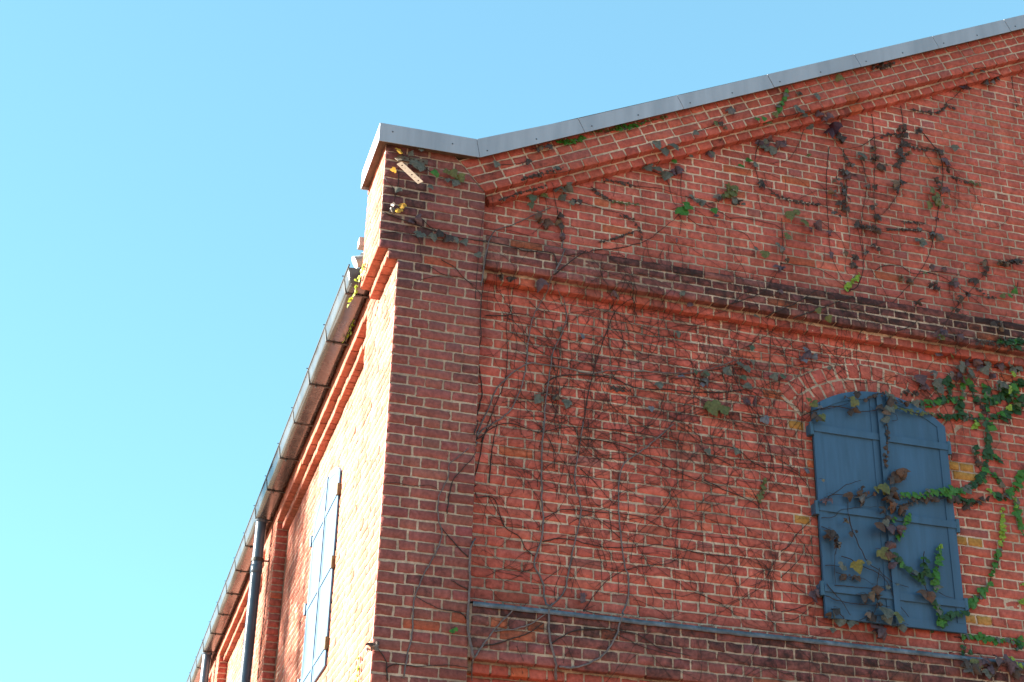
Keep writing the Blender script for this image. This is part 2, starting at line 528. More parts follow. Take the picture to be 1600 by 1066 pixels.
# voussoirs of the shutter arch, two rings of headers, 3 mm proud
cx = (SH['x0'] + SH['x1']) / 2; hw = (SH['x1'] - SH['x0']) / 2; rise = SH['za'] - SH['zs']
RR = (hw * hw + rise * rise) / (2 * rise); czr = SH['za'] - RR
a1 = math.asin(hw / RR) * 1.12
sheet = []
for ring in range(2):
    r0 = RR + .006 + ring * .108; r1 = r0 + .108
    nb = 15 if ring == 0 else 16
    for i in range(nb):
        A0 = -a1 + 2 * a1 * i / nb; A1 = -a1 + 2 * a1 * (i + 1) / nb
        g0 = .0055 / r0
        pt = lambda a, r: (cx + r * math.sin(a), czr + r * math.cos(a))
        gw.quad(front(0.1095), pt(A0 + g0, r0 + .005), pt(A1 - g0, r0 + .005), pt(A1 - g0, r1 - .005), pt(A0 + g0, r1 - .005), tone_panel(.1), max(0, rng.normal(.05, .1)), dn=.006)
M = 24
for i in range(M):
    A0 = -a1 * 1.03 + 2.06 * a1 * i / M; A1 = -a1 * 1.03 + 2.06 * a1 * (i + 1) / M
    pt = lambda a, r: (cx + r * math.sin(a), czr + r * math.cos(a))
    q = [pt(A0, RR), pt(A1, RR), pt(A1, RR + .225), pt(A0, RR + .225)]
    mo.add([(x, .1125, z) for x, z in q], [(0, 1, 2, 3)])
# mortar bed: the wall core (its top follows the verge)
core = [(.12, -3.45), (XD, -3.45), (XD, band_z(XD) + .1), (.556, band_z(.556) + .1), (.12, .60)]
mo.prism(core, .118, .36)
nso = [0.0] * len(mo.v)
mo.soot = np.array(nso, np.float32)
gw.build("gable_wall", B, mo)

# string courses: upper (4 courses) and lower (5 courses), flush with the pier, each over one stepped course
def string(zb, rows, h, label, sooty):
    s = Bricks(); m = MB()
    for r in range(rows):
        k = r + (1 if rows == 4 else 0)
        for u0, u1 in segs(k % 2, 0.556, XD):
            f = (r + .5) / rows
            so = 0.05
            so = sooty * (.20 + .09 * f) + rng.normal(0, .06)
            x = (u0 + u1) / 2
            if rows == 4 and x > 1.7: so += .13 * min(1, (x - 1.7) / .8)
            if rows == 5 and f > .55: so += .06
            t = tone_pier() * np.array([.95, 1.0, 1.02])
            if rng.random() < .025: t = np.array([.30, .09, .05]) * rng.normal(1, .1)
            s.rect(F0, u0, u1, zb + r * h, zb + (r + 1) * h, t, so, dn=.05 if r == 0 else .0125)
    for u0, u1 in segs(1, .556 + .03, XD):                          # stepped course below
        s.rect(F1, u0, u1, zb - Hc, zb, tone_panel(.1) * .95, max(0, rng.normal(.12, .12)), dn=.05)
    zt = zb + rows * h
    # mortar with a sloping top
    m.prism([(.541, zb + .013), (XD, zb + .013), (XD, zt - .004), (.541, zt - .004)], .0056, .117)
    m.prism([(.541, zb - Hc + .013), (XD, zb - Hc + .013), (XD, zb + .013), (.541, zb + .013)], .0605, .117)
    # weathering fillet
    n = 90
    for i in range(n):
        xa = .558 + (XD - .558) * i / n; xb = .558 + (XD - .558) * (i + 1) / n
        m.add([(xa, .004, zt - .002), (xb, .004, zt - .002), (xb, .114, zt + .045), (xa, .114, zt + .045)], [(0, 1, 2, 3)])
    so = np.full(len(m.v), .29, np.float32); so[-4 * n:] = .45
    m.soot = so
    s.build("string_course", B, m)
string(.112, 4, .0590, "upper", 1.35)
string(-2.405, 5, .0650, "lower", 1.35)

# lead flashing on the lower ledge
lf = MB(); n = 190
prof = [(-.014, -2.103), (-.010, -2.074), (.02, -2.064), (.114, -2.045)]
rows_ = []
for i in range(n + 1):
    x = .562 + (XD - .562) * i / n
    w = mnoise.noise(Vector((x * 3, 0, 1))) * .004 + mnoise.noise(Vector((x * 14, 3, 1))) * .004
    rows_.append([(x, y + w * .5, z + w * (1 - j * .25)) for j, (y, z) in enumerate(prof)])
vs_ = [p for r in rows_ for p in r]
lf.add(vs_, [(i * 4 + j, (i + 1) * 4 + j, (i + 1) * 4 + j + 1, i * 4 + j + 1) for i in range(n) for j in range(3)])
o = lf.build("ledge_flashing", LEAD, B, True)
md = o.modifiers.new("thickness", 'SOLIDIFY'); md.thickness = .003

# sloping verge: three flush courses and one stepped course below
vb = Bricks(); m = MB()
ust = lambda v: -.0682 / .2607 * v
ulen = (XD - RX) / math.cos(TH)
for r in range(4):
    v0, v1 = r * Hc, (r + 1) * Hc
    step = 2 * HL if r == 1 else HL
    u = ust((v0 + v1) / 2) + (HL * .5 if r == 2 else 0); first = True
    if r == 2: u -= HL * .5
    while u < ulen:
        w = step * (1.0 if not first else rng.uniform(.9, 1.1))
        a0, a1_ = u, u + w
        so = max(0, rng.normal(.06, .08)) + (.2 if u < .5 and rng.random() < .4 else 0)
        h = JT / 2
        if first:
            vb.quad(RAKE(0.0), (ust(v0) + h, v0 + h), (a1_ - h, v0 + h), (a1_ - h, v1 - h), (ust(v1) + h, v1 - h), tone_panel(.35), so, .06 if r == 0 else .0125)
        else:
            vb.rect(RAKE(0.0), a0, a1_, v0, v1, tone_panel(.3), so, .06 if r == 0 else .0125)
        first = False
        u += w
u = .02
while u < ulen:
    vb.rect(RAKE(0.056), u, u + HL, -Hc - .002, -.002, tone_panel(.15), max(0, rng.normal(.1, .1)), .06)
    u += HL
c, s_ = math.cos(TH), math.sin(TH)
uv = lambda u, v: (RX + u * c - v * s_, RZ + u * s_ + v * c)
m.prism([uv(.0, .013), uv(ulen, .013), uv(ulen, .265), uv(-.068, .265)], .005, .36)
m.prism([uv(.03, -Hc + .011), uv(ulen, -Hc + .011), uv(ulen, .013), uv(.03, .013)], .0605, .2)
m.soot = np.full(len(m.v), .05, np.float32)
vb.build("verge_course", B, m)

# corner pier: front, corbelled top, left return
cp = Bricks(); m = MB()
S0, S1, S2, S3 = side(0.0), side(-.064), side(-.125), side(.113)
PXR = .55
def pier_right(z): return PXR if z < .665 else .535 - .175 * (z - .665) / .205
dark_spots = [(.30, -1.02), (.42, -.33), (.47, -.62), (.45, -.95), (.22, -2.03), (.30, -1.97), (.49, -.78), (.40, -1.62), (.10, .55), (.05, .40), (.18, .30), (.12, .70), (.02, .25), (.2, .05), (.45, .1)]
for k in range(-13, 53):
    z0 = course_z(k); z1 = z0 + Hc; zm = (z0 + z1) / 2
    xl = 0.0 if k >= 1 else (-.064 if k == 0 else -.125)
    n0 = z0 < .9
    if z0 > .90: continue
    L = segs(k, 0.0, PXR)
    if xl < 0:
        a, b = L[0]; L[0] = (xl, b) if b - xl < .26 else (xl, b)
        if b - xl > .24: L[0:1] = [(xl, xl + .5 * (b - xl)), (xl + .5 * (b - xl), b)]
    for i, (u0, u1) in enumerate(L):
        so = max(0, rng.normal(.10, .05))
        um = (u0 + u1) / 2
        for sx_, sz_ in dark_spots:
            dd = math.hypot((um - sx_) / .16, (zm - sz_) / .10)
            if dd < 1: so += .17 * (1 - dd * .5)
        t = tone_pier()
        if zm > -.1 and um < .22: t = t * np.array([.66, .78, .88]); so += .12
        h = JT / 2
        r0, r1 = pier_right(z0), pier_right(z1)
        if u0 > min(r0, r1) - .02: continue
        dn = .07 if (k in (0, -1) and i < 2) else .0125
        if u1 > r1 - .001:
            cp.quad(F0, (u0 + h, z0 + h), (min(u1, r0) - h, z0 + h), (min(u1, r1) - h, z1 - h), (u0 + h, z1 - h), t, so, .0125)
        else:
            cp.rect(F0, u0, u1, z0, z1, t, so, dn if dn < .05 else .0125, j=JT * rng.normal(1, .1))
    # left face (sunlit): pier body to y=1.0, corbelled parapet end to y=.58
    if k >= 1:
        for u0, u1 in segs(k + 1, .013, 1.0):
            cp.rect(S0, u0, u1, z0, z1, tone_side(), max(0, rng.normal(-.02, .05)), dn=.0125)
    else:
        fr = S1 if k == 0 else S2
        for u0, u1 in segs(k + 1, .013, .58):
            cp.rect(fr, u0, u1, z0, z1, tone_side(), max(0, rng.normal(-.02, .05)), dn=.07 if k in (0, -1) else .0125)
        if z0 < .42:
            for u0, u1 in segs(k + 1, .58, 1.0):
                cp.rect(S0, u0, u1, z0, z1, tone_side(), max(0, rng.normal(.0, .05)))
    # right return between pier face and recessed wall
    if z1 < .115 and not (-2.41 < zm < -2.06):
        cp.rect((np.array([PXR, 0., 0]), Y3, Z3, X3), .0135, .113, z0, z1, tone_pier(), max(0, rng.normal(.1, .1)))
m.box(.0038, PXR - .005, .005, .99, -3.45, .0795)
m.box(-.059, PXR - .0058, .0055, .575, .078, .145)
m.prism([(-.1210, .143), (PXR - .006, .143), (PXR - .006, .66), (.53, .665), (.36, .87), (.30, .93), (-.1210, .93)], .0052, .575)
m.box(.006, .3, .574, .995, .0705, .46)
m.soot = np.full(len(m.v), .16, np.float32)
cp.build("corner_pier", B, m)

# side wall: recessed panel with two stepped courses, second pier, next panel, third pier ...
P1, PW2a, PW2b, PW3a, PW3b = 1.0, 5.2, 5.9, 9.75, 10.45
WN = dict(y0=2.30, y1=3.44, z0=-1.88, zs=-.43, za=-.255)
def side_panel(name, ya, yb, win=None):
    s = Bricks(); m = MB()
    for k in range(-5, 53):
        z0 = course_z(k); z1 = z0 + Hc
        if z0 > .41: continue
        if k >= 0: fr, dn = S3, .0125
        elif k == -1: fr, dn = side(.056), .06
        else: fr, dn = S0, (.06 if k == -2 else .0125)
        for u0, u1 in segs(k, ya, yb):
            um = (u0 + u1) / 2
            if win and win['y0'] + .03 < u0 and u1 < win['y1'] - .03 and win['z0'] + .05 < z0 and z1 < win['zs']: continue
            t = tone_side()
            s.rect(fr, u0, u1, z0, z1, t, max(0, rng.normal(0, .10)), dn)
    m.box(.1168, .40, ya, yb, -3.45, .145)
    m.box(.061, .40, ya, yb, .143, .210)
    m.box(.005, .40, ya, yb, .209, .455)
    m.soot = np.full(len(m.v), .02, np.float32)
    s.build(name, B, m)
side_panel("side_wall", P1, PW2a, WN)
side_panel("side_wall", PW2b, PW3a)
side_panel("side_wall", PW3b, 14.4)
def side_pier(ya, yb):
    s = Bricks(); m = MB()
    for k in range(-5, 53):
        z0 = course_z(k); z1 = z0 + Hc
        if z0 > .41: continue
        for u0, u1 in segs(k, ya + .0125, yb):
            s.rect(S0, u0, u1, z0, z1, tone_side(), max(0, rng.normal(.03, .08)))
        if k >= -1:
            s.rect(front(ya), 0.0, .113, z0, z1, tone_panel(.35), max(0, rng.normal(.05, .1)))
            if k % 2 == 0 and False: pass
    m.box(.005, .40, ya + .005, yb - .004, -3.45, .453)
    m.soot = np.full(len(m.v), .05, np.float32)
    s.build("side_pier", B, m)
side_pier(PW2a, PW2b)
side_pier(PW3a, PW3b)

# rest of the shell: lower walls, right half of the gable, back (plain brickwork)
bw = MB()
bw.box(0.0, .30, 0.0, 30.0, -ZO, -3.452)
bw.box(.30, 2 * XA, 0.0, .36, -ZO, -3.452)
bw.prism([(XD + .001, -3.45), (2 * XA, -3.45), (2 * XA, .6), (XA, band_z(XA) + .1), (XD + .001, band_z(XD) + .1)], .113, .36)
bw.box(.113, .4, 14.41, 30.0, -3.45, .455)
bw.box(2 * XA - .3, 2 * XA, .361, 30.0, -ZO, .45)
bw.box(.4, 2 * XA - .31, 29.7, 30.0, -ZO, .45)
bw.build("lower_wall", BRICKFAR, B)

# ------------------------------------------------------------------ coping: sheet metal panels with drip edges, screws
def plate(poly, y0, y1, name, mat=COPING): 
    mm = MB(); mm.prism(poly, y0, y1); return mm
YF, YB, TK = -.060, .50, .004
vz = lambda x: cap_z(x)
nrm = Vector((-s_, c))
hcap = .112
pbot = lambda x: (x, cap_z(x))
ptop = lambda x: (x - hcap * s_, cap_z(x) + hcap * c)
val_b, val_t = (.485, .879), (.459, 1.015)
def screw(parent, x, z, y=YF):
    sc = MB(); sc.tube([(x, y + .002, z), (x, y - .003, z)], .0048, 8)
    sc.build("screw", SCREW, parent)
# flat piece over the pier
cm = MB()
cm.prism([(-.18, .871), (val_b[0] - .0015, val_b[1]), (val_t[0] - .0015, val_t[1]), (-.18, 1.008)], YF, YF + TK)
cm.prism([(-.18, .871), (-.176, .871), (-.176, 1.008), (-.18, 1.008)], YF + TK, .545)
cm.add([(-.18, YF, 1.008), (val_t[0] - .0015, YF, val_t[1]), (val_t[0] - .0015, .545, val_t[1] + .02), (-.18, .545, 1.02)], [(0, 1, 2, 3)])
cm.prism([(-.18, .871), (val_b[0] - .0015, val_b[1]), (val_t[0] - .0015, val_t[1]), (-.18, 1.008)], .541, .545)
flat = cm.build("coping_panel", COPING, B)
for x, z in ((-.095, .955), (.30, .945)): screw(flat, x, z)
for y in (.08, .42):
    sc = MB(); sc.tube([(-.178, y, .95), (-.183, y, .95)], .006, 8); sc.build("screw", SCREW, flat)
bp_ = [1.197, 1.911, 2.599, 3.300, 3.964, 4.604, 5.27, 5.94, 6.6, 7.28, 8.05]
prev = None
for i, xb in enumerate(bp_):
    cm = MB()
    if i == 0: q0b, q0t = (val_b[0] + .0015, val_b[1]), (val_t[0] + .0015, val_t[1])
    else: q0b, q0t = pbot(bp_[i - 1] + .0018), ptop(bp_[i - 1] + .0018)
    q1b, q1t = pbot(xb - .0018), ptop(xb - .0018)
    dz = rng.normal(0, .0015)
    mv = lambda q: (q[0], q[1] + dz)
    poly = [mv(q0b), mv(q1b), mv(q1t), mv(q0t)]
    cm.prism(poly, YF, YF + TK)
    cm.prism(poly, YB - TK, YB)
    (ax, az), (bx, bz) = mv(q0t), mv(q1t)
    cm.add([(ax, YF, az), (bx, YF, bz), (bx, YB, bz), (ax, YB, az)], [(0, 1, 2, 3)])
    o = cm.build("coping_panel", COPING, B)
    L0 = q0b[0]; W_ = q1b[0] - q0b[0]
    for fx in (.085, .55):
        x = L0 + W_ * fx; screw(o, x - .3 * hcap * s_, cap_z(x) + .3 * hcap * c)
rc = MB()                                              # far slope of the gable
rc.prism([(8.053, cap_z(8.05)), (16.2, cap_z(8.05) - SL * 8.15), (16.25, cap_z(8.05) - SL * 8.15 + .124), (8.003, cap_z(8.05) + .124)], YF, YB)
rc.build("coping_panel", COPING, B)
# core under the coping: mortar bed and dark seam strips behind the joints
ck = MB()
ck.prism([(-.172, .893), (.30, .893), (.47, .90), (.455, 1.004), (-.172, 1.0)], YF + TK + .001, .54, 0)
ck.prism([(.48, .905), (XD, cap_z(XD) + .02), (XD, cap_z(XD) + .11), (.46, 1.003)], YF + TK + .001, YB - TK - .001, 0)
ck.build("coping_bed", WOODDARK, B)

# ------------------------------------------------------------------ shutters
def shutter(frame_pos, sign, x0, x1, arch, z0, hinge_side, heights, strip, pin, name="shutter"):
    """one iron leaf; frame_pos(u, out, z) -> xyz; hinge_side -1 at x0, +1 at x1"""
    n = 14
    us = [x0 + (x1 - x0) * i / n for i in range(n + 1)]
    def slab(mb, poly, o0, o1):
        m_ = len(poly)
        vs = [frame_pos(u, o0, z) for u, z in poly] + [frame_pos(u, o1, z) for u, z in poly]
        fs = [tuple(range(m_)), tuple(range(2 * m_ - 1, m_ - 1, -1))] + [(i, (i + 1) % m_, m_ + (i + 1) % m_, m_ + i) for i in range(m_)]
        if sign < 0: fs = [f[::-1] for f in fs]
        mb.add(vs, fs)
    pl = MB()
    slab(pl, [(x0, z0), (x1, z0)] + [(u, arch(u)) for u in us[::-1]], 0.0, .010)
    leaf = pl.build(name, BLUE, B, bevel=.0015)
    bw_ = .058
    fr = MB()
    # border of the leaf, 5 mm proud, in butt-jointed strips
    slab(fr, [(x0, z0), (x1, z0), (x1, z0 + bw_), (x0, z0 + bw_)], .0102, .0155)
    slab(fr, [(x0, z0 + bw_ + .001), (x0 + bw_, z0 + bw_ + .001), (x0 + bw_, arch(x0 + bw_) - bw_), (x0, arch(x0) - .001)], .0102, .0155)
    slab(fr, [(x1 - bw_, z0 + bw_ + .001), (x1, z0 + bw_ + .001), (x1, arch(x1) - .001), (x1 - bw_, arch(x1 - bw_) - bw_)], .0102, .0155)
    inn = [u for u in us if x0 + bw_ < u < x1 - bw_]
    lo = [x0 + bw_] + inn + [x1 - bw_]
    for a, b in zip(lo[:-1], lo[1:]):
        slab(fr, [(a + .0, arch(a) - bw_), (b, arch(b) - bw_), (b, arch(b) - .001), (a, arch(a) - .001)], .0102, .0155)
    fr.build("border", BLUE, leaf)
    if strip:                                   # cover strip over the meeting joint
        sx0, sx1 = strip
        cv = MB(); slab(cv, [(sx0, z0 + .004), (sx1, z0 + .004), (sx1, arch(sx1) - .004), (sx0, arch(sx0) - .004)], .0157, .0225)
        cv.build("meeting_strip", BLUE, leaf, bevel=.0012)
    hx = x0 if hinge_side < 0 else x1
    for hz in heights:
        st = MB()
        sa, sb = (x0 + .001, x1 - .001)
        if strip: sb = strip[0] - .001
        slab(st, [(sa, hz), (sb, hz), (sb, hz + .044), (sa, hz + .044)], .0157, .024)
        so_ = st.build("strap", BLUE, leaf, bevel=.0015)
        hg = MB()
        po, pr, pm = pin or (.014, .0145, HINGE)
        c0 = frame_pos(hx + hinge_side * .013, po, hz - .028); c1 = frame_pos(hx + hinge_side * .013, po, hz + .062)
        hg.tube([c0, c1], pr, 12)
        slab(hg, [(hx + hinge_side * .013 - .012, hz - .02), (hx + hinge_side * .013 + .012, hz - .02), (hx + hinge_side * .013 + .012, hz + .05), (hx + hinge_side * .013 - .012, hz + .05)], -.045, po - .01)
        hg.build("hinge", pm, leaf)
    return leaf
FY = .072
fp = lambda u, o, z: (u, FY - o, z)
mid = 3.262
heights = (-.672, -1.215, -1.742)
shutter(fp, 1, SH['x0'], mid - .002, arch_top, SH['z0'], -1, heights, None, None)
shutter(fp, 1, mid + .002, SH['x1'], arch_top, SH['z0'], 1, heights, None, None)
# cover strip on the joint belongs to the right leaf
cv = MB()
cv.box(mid - .018, mid + .024, FY - .034, FY - .0265, SH['z0'] + .004, SH['za'] - .008)
rl = [o for o in B.children if o.name.startswith("shutter")][-1]
cv.build("meeting_strip", BLUE, rl, bevel=.0012)
fb = MB()  # added dark block; its colour stands for the shaded gap behind the leaves
for a in range(20):
    xa = SH['x0'] + .012 + (SH['x1'] - SH['x0'] - .024) * a / 20; xb = SH['x0'] + .012 + (SH['x1'] - SH['x0'] - .024) * (a + 1) / 20
    fb.prism([(xa, SH['z0'] + .012), (xb, SH['z0'] + .012), (xb, arch_top(xb) - .014), (xa, arch_top(xa) - .014)], FY + .001, .13)
fb.build("dark_gap_block", IRON, B)
# side wall shutters
at2 = lambda y: arch_top(y, WN['y0'], WN['y1'], WN['zs'], WN['za'])
FX = .109
fps = lambda u, o, z: (FX - (o if o < .0102 else .010 + (o - .010) * .42), u, z)
midy = (WN['y0'] + WN['y1']) / 2
hs2 = (-.60, -1.155, -1.745)
shutter(fps, -1, WN['y0'], midy - .002, at2, WN['z0'], -1, hs2, None, (.026, .016, PINTLE))
shutter(fps, -1, midy + .002, WN['y1'], at2, WN['z0'], 1, hs2, None, (.026, .016, HINGE))
rl = [o for o in B.children if o.name.startswith("shutter")][-1]
cv = MB(); cv.box(FX - .020, FX - .0162, midy - .02, midy + .02, WN['z0'] + .004, WN['za'] - .008)
cv.build("meeting_strip", BLUE, rl, bevel=.0012)
fb = MB(); fb.box(FX + .001, .13, WN['y0'] + .012, WN['y1'] - .012, WN['z0'] + .012, WN['zs'] - .01)  # same added block, dark like the shade behind the side leaves
fb.build("dark_gap_block", IRON, B)

# ------------------------------------------------------------------ eaves: roof, gutter, downpipes
rf = MB()
y = .66; prof = []
while y < 29.5:
    for a in range(6):
        t = a / 5 * math.pi
        prof.append((y + .065 - .045 * math.cos(t), .045 * math.sin(t)))
    y += .27
eave = lambda d: (-.10 + d * c, .445 + d * s_)
nP = len(prof)
ds = [0, .25, .5, 1.0, 2.0, 4.0, (XA + .1) / c]
vs_ = []
for d in ds:
    ex, ez = eave(d)
    vs_ += [(ex - h * s_, yy, ez + h * c) for yy, h in prof]
rf.add(vs_, [(i * nP + j, i * nP + j + 1, (i + 1) * nP + j + 1, (i + 1) * nP + j) for i in range(len(ds) - 1) for j in range(nP - 1)])
rf.add([(2 * XA + .1, .62, .46), (2 * XA + .1, 29.9, .46), (XA, 29.9, .445 + SL * (XA + .1)), (XA, .62, .445 + SL * (XA + .1))], [(0, 1, 2, 3)])
roof = rf.build("roof", TILE, B)
ev = MB()                                              # eave board under the tiles
ev.box(-.095, .3, .59, 29.6, .458, .470)
ev.build("eave_board", WOODDARK, roof)
for i in range(3):                                     # round tile ends beside the parapet
    te = MB(); yy = .725 + i * .27
    te.tube([(-.148, yy, .415), (-.155, yy, .411)], .043, 20)
    te.tube([(-.06, yy, .447), (-.148, yy, .415)], .040, 16)
    te.build("tile_end", TILE, roof)
fl = MB(); fl.box(-.155, .02, .585, .655, .47, .53); fl.build("verge_flashing", TILE, roof)

gu = MB()
prof = [(-.176, .425), (-.170, .395), (-.163, .35), (-.156, .312), (-.120, .309), (-.085, .309), (-.050, .309), (-.018, .312), (-.018, .44)]
ys = list(np.arange(.83, 15.6, .06)); nP = len(prof); vs_ = []
for yy in ys:
    sag = .006 * math.sin(yy * .55)
    for j, (x, z) in enumerate(prof):
        w = mnoise.noise(Vector((yy * 2.6, j * .35, 5))) * .0035 + mnoise.noise(Vector((yy * 1.1, j * .5, 9))) * .004
        if j in (0, 8): w *= .3
        out_ = (j < 4)
        vs_.append((x - (w if out_ else 0), yy, z + sag + (0 if out_ else w)))
gu.add(vs_, [(i * nP + j, i * nP + j + 1, (i + 1) * nP + j + 1, (i + 1) * nP + j) for i in range(len(ys) - 1) for j in range(nP - 1)])
gu.add([(x, .83, z) for x, z in prof], [tuple(range(nP))])
gut = gu.build("gutter", GUTTER, B, True)
gut.data.polygons[-1].use_smooth = False
for j in range(len(gut.data.polygons)):
    pass
md = gut.modifiers.new("edges", 'EDGE_SPLIT'); md.split_angle = math.radians(40)
md = gut.modifiers.new("thickness", 'SOLIDIFY'); md.thickness = .0015
rd = MB(); rd.tube([(-.178, yy, .427 + .006 * math.sin(yy * .55)) for yy in np.arange(.80, 15.6, .2)], .0055, 6)
rd.build("rim", IRON, gut)
yb_ = .985
while yb_ < 15:
    br = MB(); sg = .006 * math.sin(yb_ * .55)
    w = .011
    pts = [(-.194, .436), (-.178, .438), (-.1755, .395), (-.1615, .3075), (-.10, .3035), (-.018, .3035), (.002, .3035)]
    for (xa, za), (xb, zb) in zip(pts[:-1], pts[1:]):
        d = Vector((xb - xa, zb - za)).normalized(); nx, nz = -d.y * .0022, d.x * .0022
        ww = w if zb < .36 or za < .36 else .0045
        br.add([(xa - nx, yb_ - ww, za - nz + sg), (xb - nx, yb_ - ww, zb - nz + sg), (xb + nx, yb_ - ww, zb + nz + sg), (xa + nx, yb_ - ww, za + nz + sg),
                (xa - nx, yb_ + ww, za - nz + sg), (xb - nx, yb_ + ww, zb - nz + sg), (xb + nx, yb_ + ww, zb + nz + sg), (xa + nx, yb_ + ww, za + nz + sg)],
               [(0, 1, 2, 3), (7, 6, 5, 4), (0, 4, 5, 1), (1, 5, 6, 2), (2, 6, 7, 3), (3, 7, 4, 0)])
    br.tube([(-.105, yb_ - .012, .2985 + sg), (-.105, yb_ + .022, .2985 + sg)], .0075, 8)
    br.build("bracket", IRON, gut)
    yb_ += .752
def downpipe(y, x=-.105, r=.05):
    dp = MB()
    dp.tube([(x, y, .316), (x, y, .30), (x, y, .285)], [r + .012, r + .012, r + .002], 28)
    dp.tube([(x, y, .285), (x, y, -.12)], r, 28)
    dp.tube([(x, y, -.12), (x, y, -.125), (x, y, -.20), (x, y, -.205)], [r + .0005, r + .005, r + .005, r + .0005], 28)
    dp.tube([(x, y, -.205), (x, y, -2.4), (x, y, -2.405), (x, y, -2.5), (x, y, -2.505), (x, y, -ZO + .15)], [r, r, r + .005, r + .005, r, r], 28)
    o = dp.build("downpipe", PIPE, B, True)
    md = o.modifiers.new("edges", 'EDGE_SPLIT'); md.split_angle = math.radians(50)
    for zc in (-.075, -1.9, -3.7, -5.4):
        cl = MB(); cl.tube([(x, y, zc - .016), (x, y, zc + .016)], r + .0075, 24)
        cl.tube([(x + r, y, zc), (.03, y - .02, zc)], .008, 8)
        cl.build("clamp", IRON, o)
downpipe(5.52)
downpipe(10.1)

# ------------------------------------------------------------------ perforated strip bracket on the pier top
PB = empty("perforated_bracket", (-.03, -.02, .80 + ZO))
tag(PB, "perforated metal strip hanging askew from the pier under the coping corner", "bracket")
def strip_mesh(a, b, wdt, holes, y, tk=.003):
    """flat strip from a to b (x,z), with square-cut holes framed by faces"""
    a, b = Vector(a), Vector(b); d = (b - a); L = d.length; d.normalize(); n_ = Vector((-d.y, d.x))
    mb = MB(); hh = wdt / 2
    cuts = [0.0]
    for t, r in holes: cuts += [t * L - r, t * L + r]
    cuts.append(L)
    P_ = lambda s, w: tuple(a + d * s + n_ * w)
    for i in range(len(cuts) - 1):
        s0, s1 = cuts[i], cuts[i + 1]
        if i % 2 == 0: bands = [(-hh, hh)]
        else:
            r = (s1 - s0) / 2; bands = [(-hh, -r), (r, hh)]
        for w0, w1 in bands:
            q = [P_(s0, w0), P_(s1, w0), P_(s1, w1), P_(s0, w1)]
            mb.prism(q, y - tk, y)
    return mb
def sub(mb, name, mat, root):
    me = bpy.data.meshes.new(name)
    l = root.location
    me.from_pydata([(x - l.x, y - l.y, z + ZO - l.z) for x, y, z in mb.v], [], mb.f)
    me.materials.append(mat); me.update()
    return link(name, me, root)
def strip3(a, b, wv, wdt, holes, tk=.0025):
    """flat strip between two points in space, holes framed by faces"""
    a, b = Vector(a), Vector(b); d = b - a; L = d.length; d.normalize()
    wv = Vector(wv); wv = (wv - d * wv.dot(d)).normalized(); n_ = d.cross(wv).normalized()
    mb = MB(); hh = wdt / 2; cuts = [0.0]
    for t_, r in holes: cuts += [t_ * L - r, t_ * L + r]
    cuts.append(L)
    for i in range(len(cuts) - 1):
        s0, s1 = cuts[i], cuts[i + 1]; r = (s1 - s0) / 2
        for w0, w1 in ([(-hh, hh)] if i % 2 == 0 else [(-hh, -r), (r, hh)]):
            q = [a + d * s + wv * w + n_ * h for h in (0, tk) for s, w in ((s0, w0), (s1, w0), (s1, w1), (s0, w1))]
            mb.add(q, [(3, 2, 1, 0), (4, 5, 6, 7), (0, 1, 5, 4), (1, 2, 6, 5), (2, 3, 7, 6), (3, 0, 4, 7)])
    return mb
sub(strip3((-0.035, -0.04, 0.741), (0.076, -0.22, 0.503), (.65, 0, .76), .036, [(.14, .006), (.28, .0035), (.47, .0035), (.60, .006), (.74, .0035), (.90, .006)]), "hanging_strip", PALE, PB)
sub(strip3((-.045, -.006, .803), (.155, -.006, .806), (0, 0, 1), .036, [(.25, .005), (.4, .005), (.55, .005), (.7, .005), (.85, .005)]), "fixed_strip", RUST, PB)
sub(strip3((-.050, -.008, .800), (-.030, -.045, .757), (1, 0, .3), .034, [(.5, .004)]), "arm", RUST, PB)

# ------------------------------------------------------------------ ivy
TONES = dict(dead=(.072, .042, .033), brown=(.12, .055, .034), purple=(.115, .062, .072), darkpurple=(.055, .016, .024), grey=(.115, .108, .088),
             bluegreen=(.085, .105, .065), blue=(.14, .135, .165), green=(.052, .155, .020), darkgreen=(.028, .068, .020), olive=(.12, .115, .035),  # blue: sky sheen on dry leaves mixed into their colour
             lime=(.22, .31, .03), yellow=(.50, .27, .04), yellowolive=(.17, .14, .03))
def wall_y(x, z):
    zb = band_z(x)
    if x < .555: return 0.
    if z > zb: return 0.
    if z > zb - .075: return .056
    if .112 <= z <= .35: return 0.
    if .047 <= z < .112: return .056
    if -2.405 <= z <= -2.045: return 0.
    if -2.47 <= z < -2.405: return .056
    if SH['x0'] - .02 < x < SH['x1'] + .02 and SH['z0'] < z < arch_top(min(max(x, SH['x0']), SH['x1'])): return .046
    return .113
LOBED = [(0, .06), (.2, .2), (.46, .1), (.62, -.2), (.40, -.30), (.36, -.52), (0, -1.0), (-.36, -.52), (-.40, -.30), (-.62, -.2), (-.46, .1), (-.2, .2)]
OVATE = [(0, .1), (.3, .16), (.5, -.12), (.36, -.5), (0, -.92), (-.36, -.5), (-.5, -.12), (-.3, .16)]
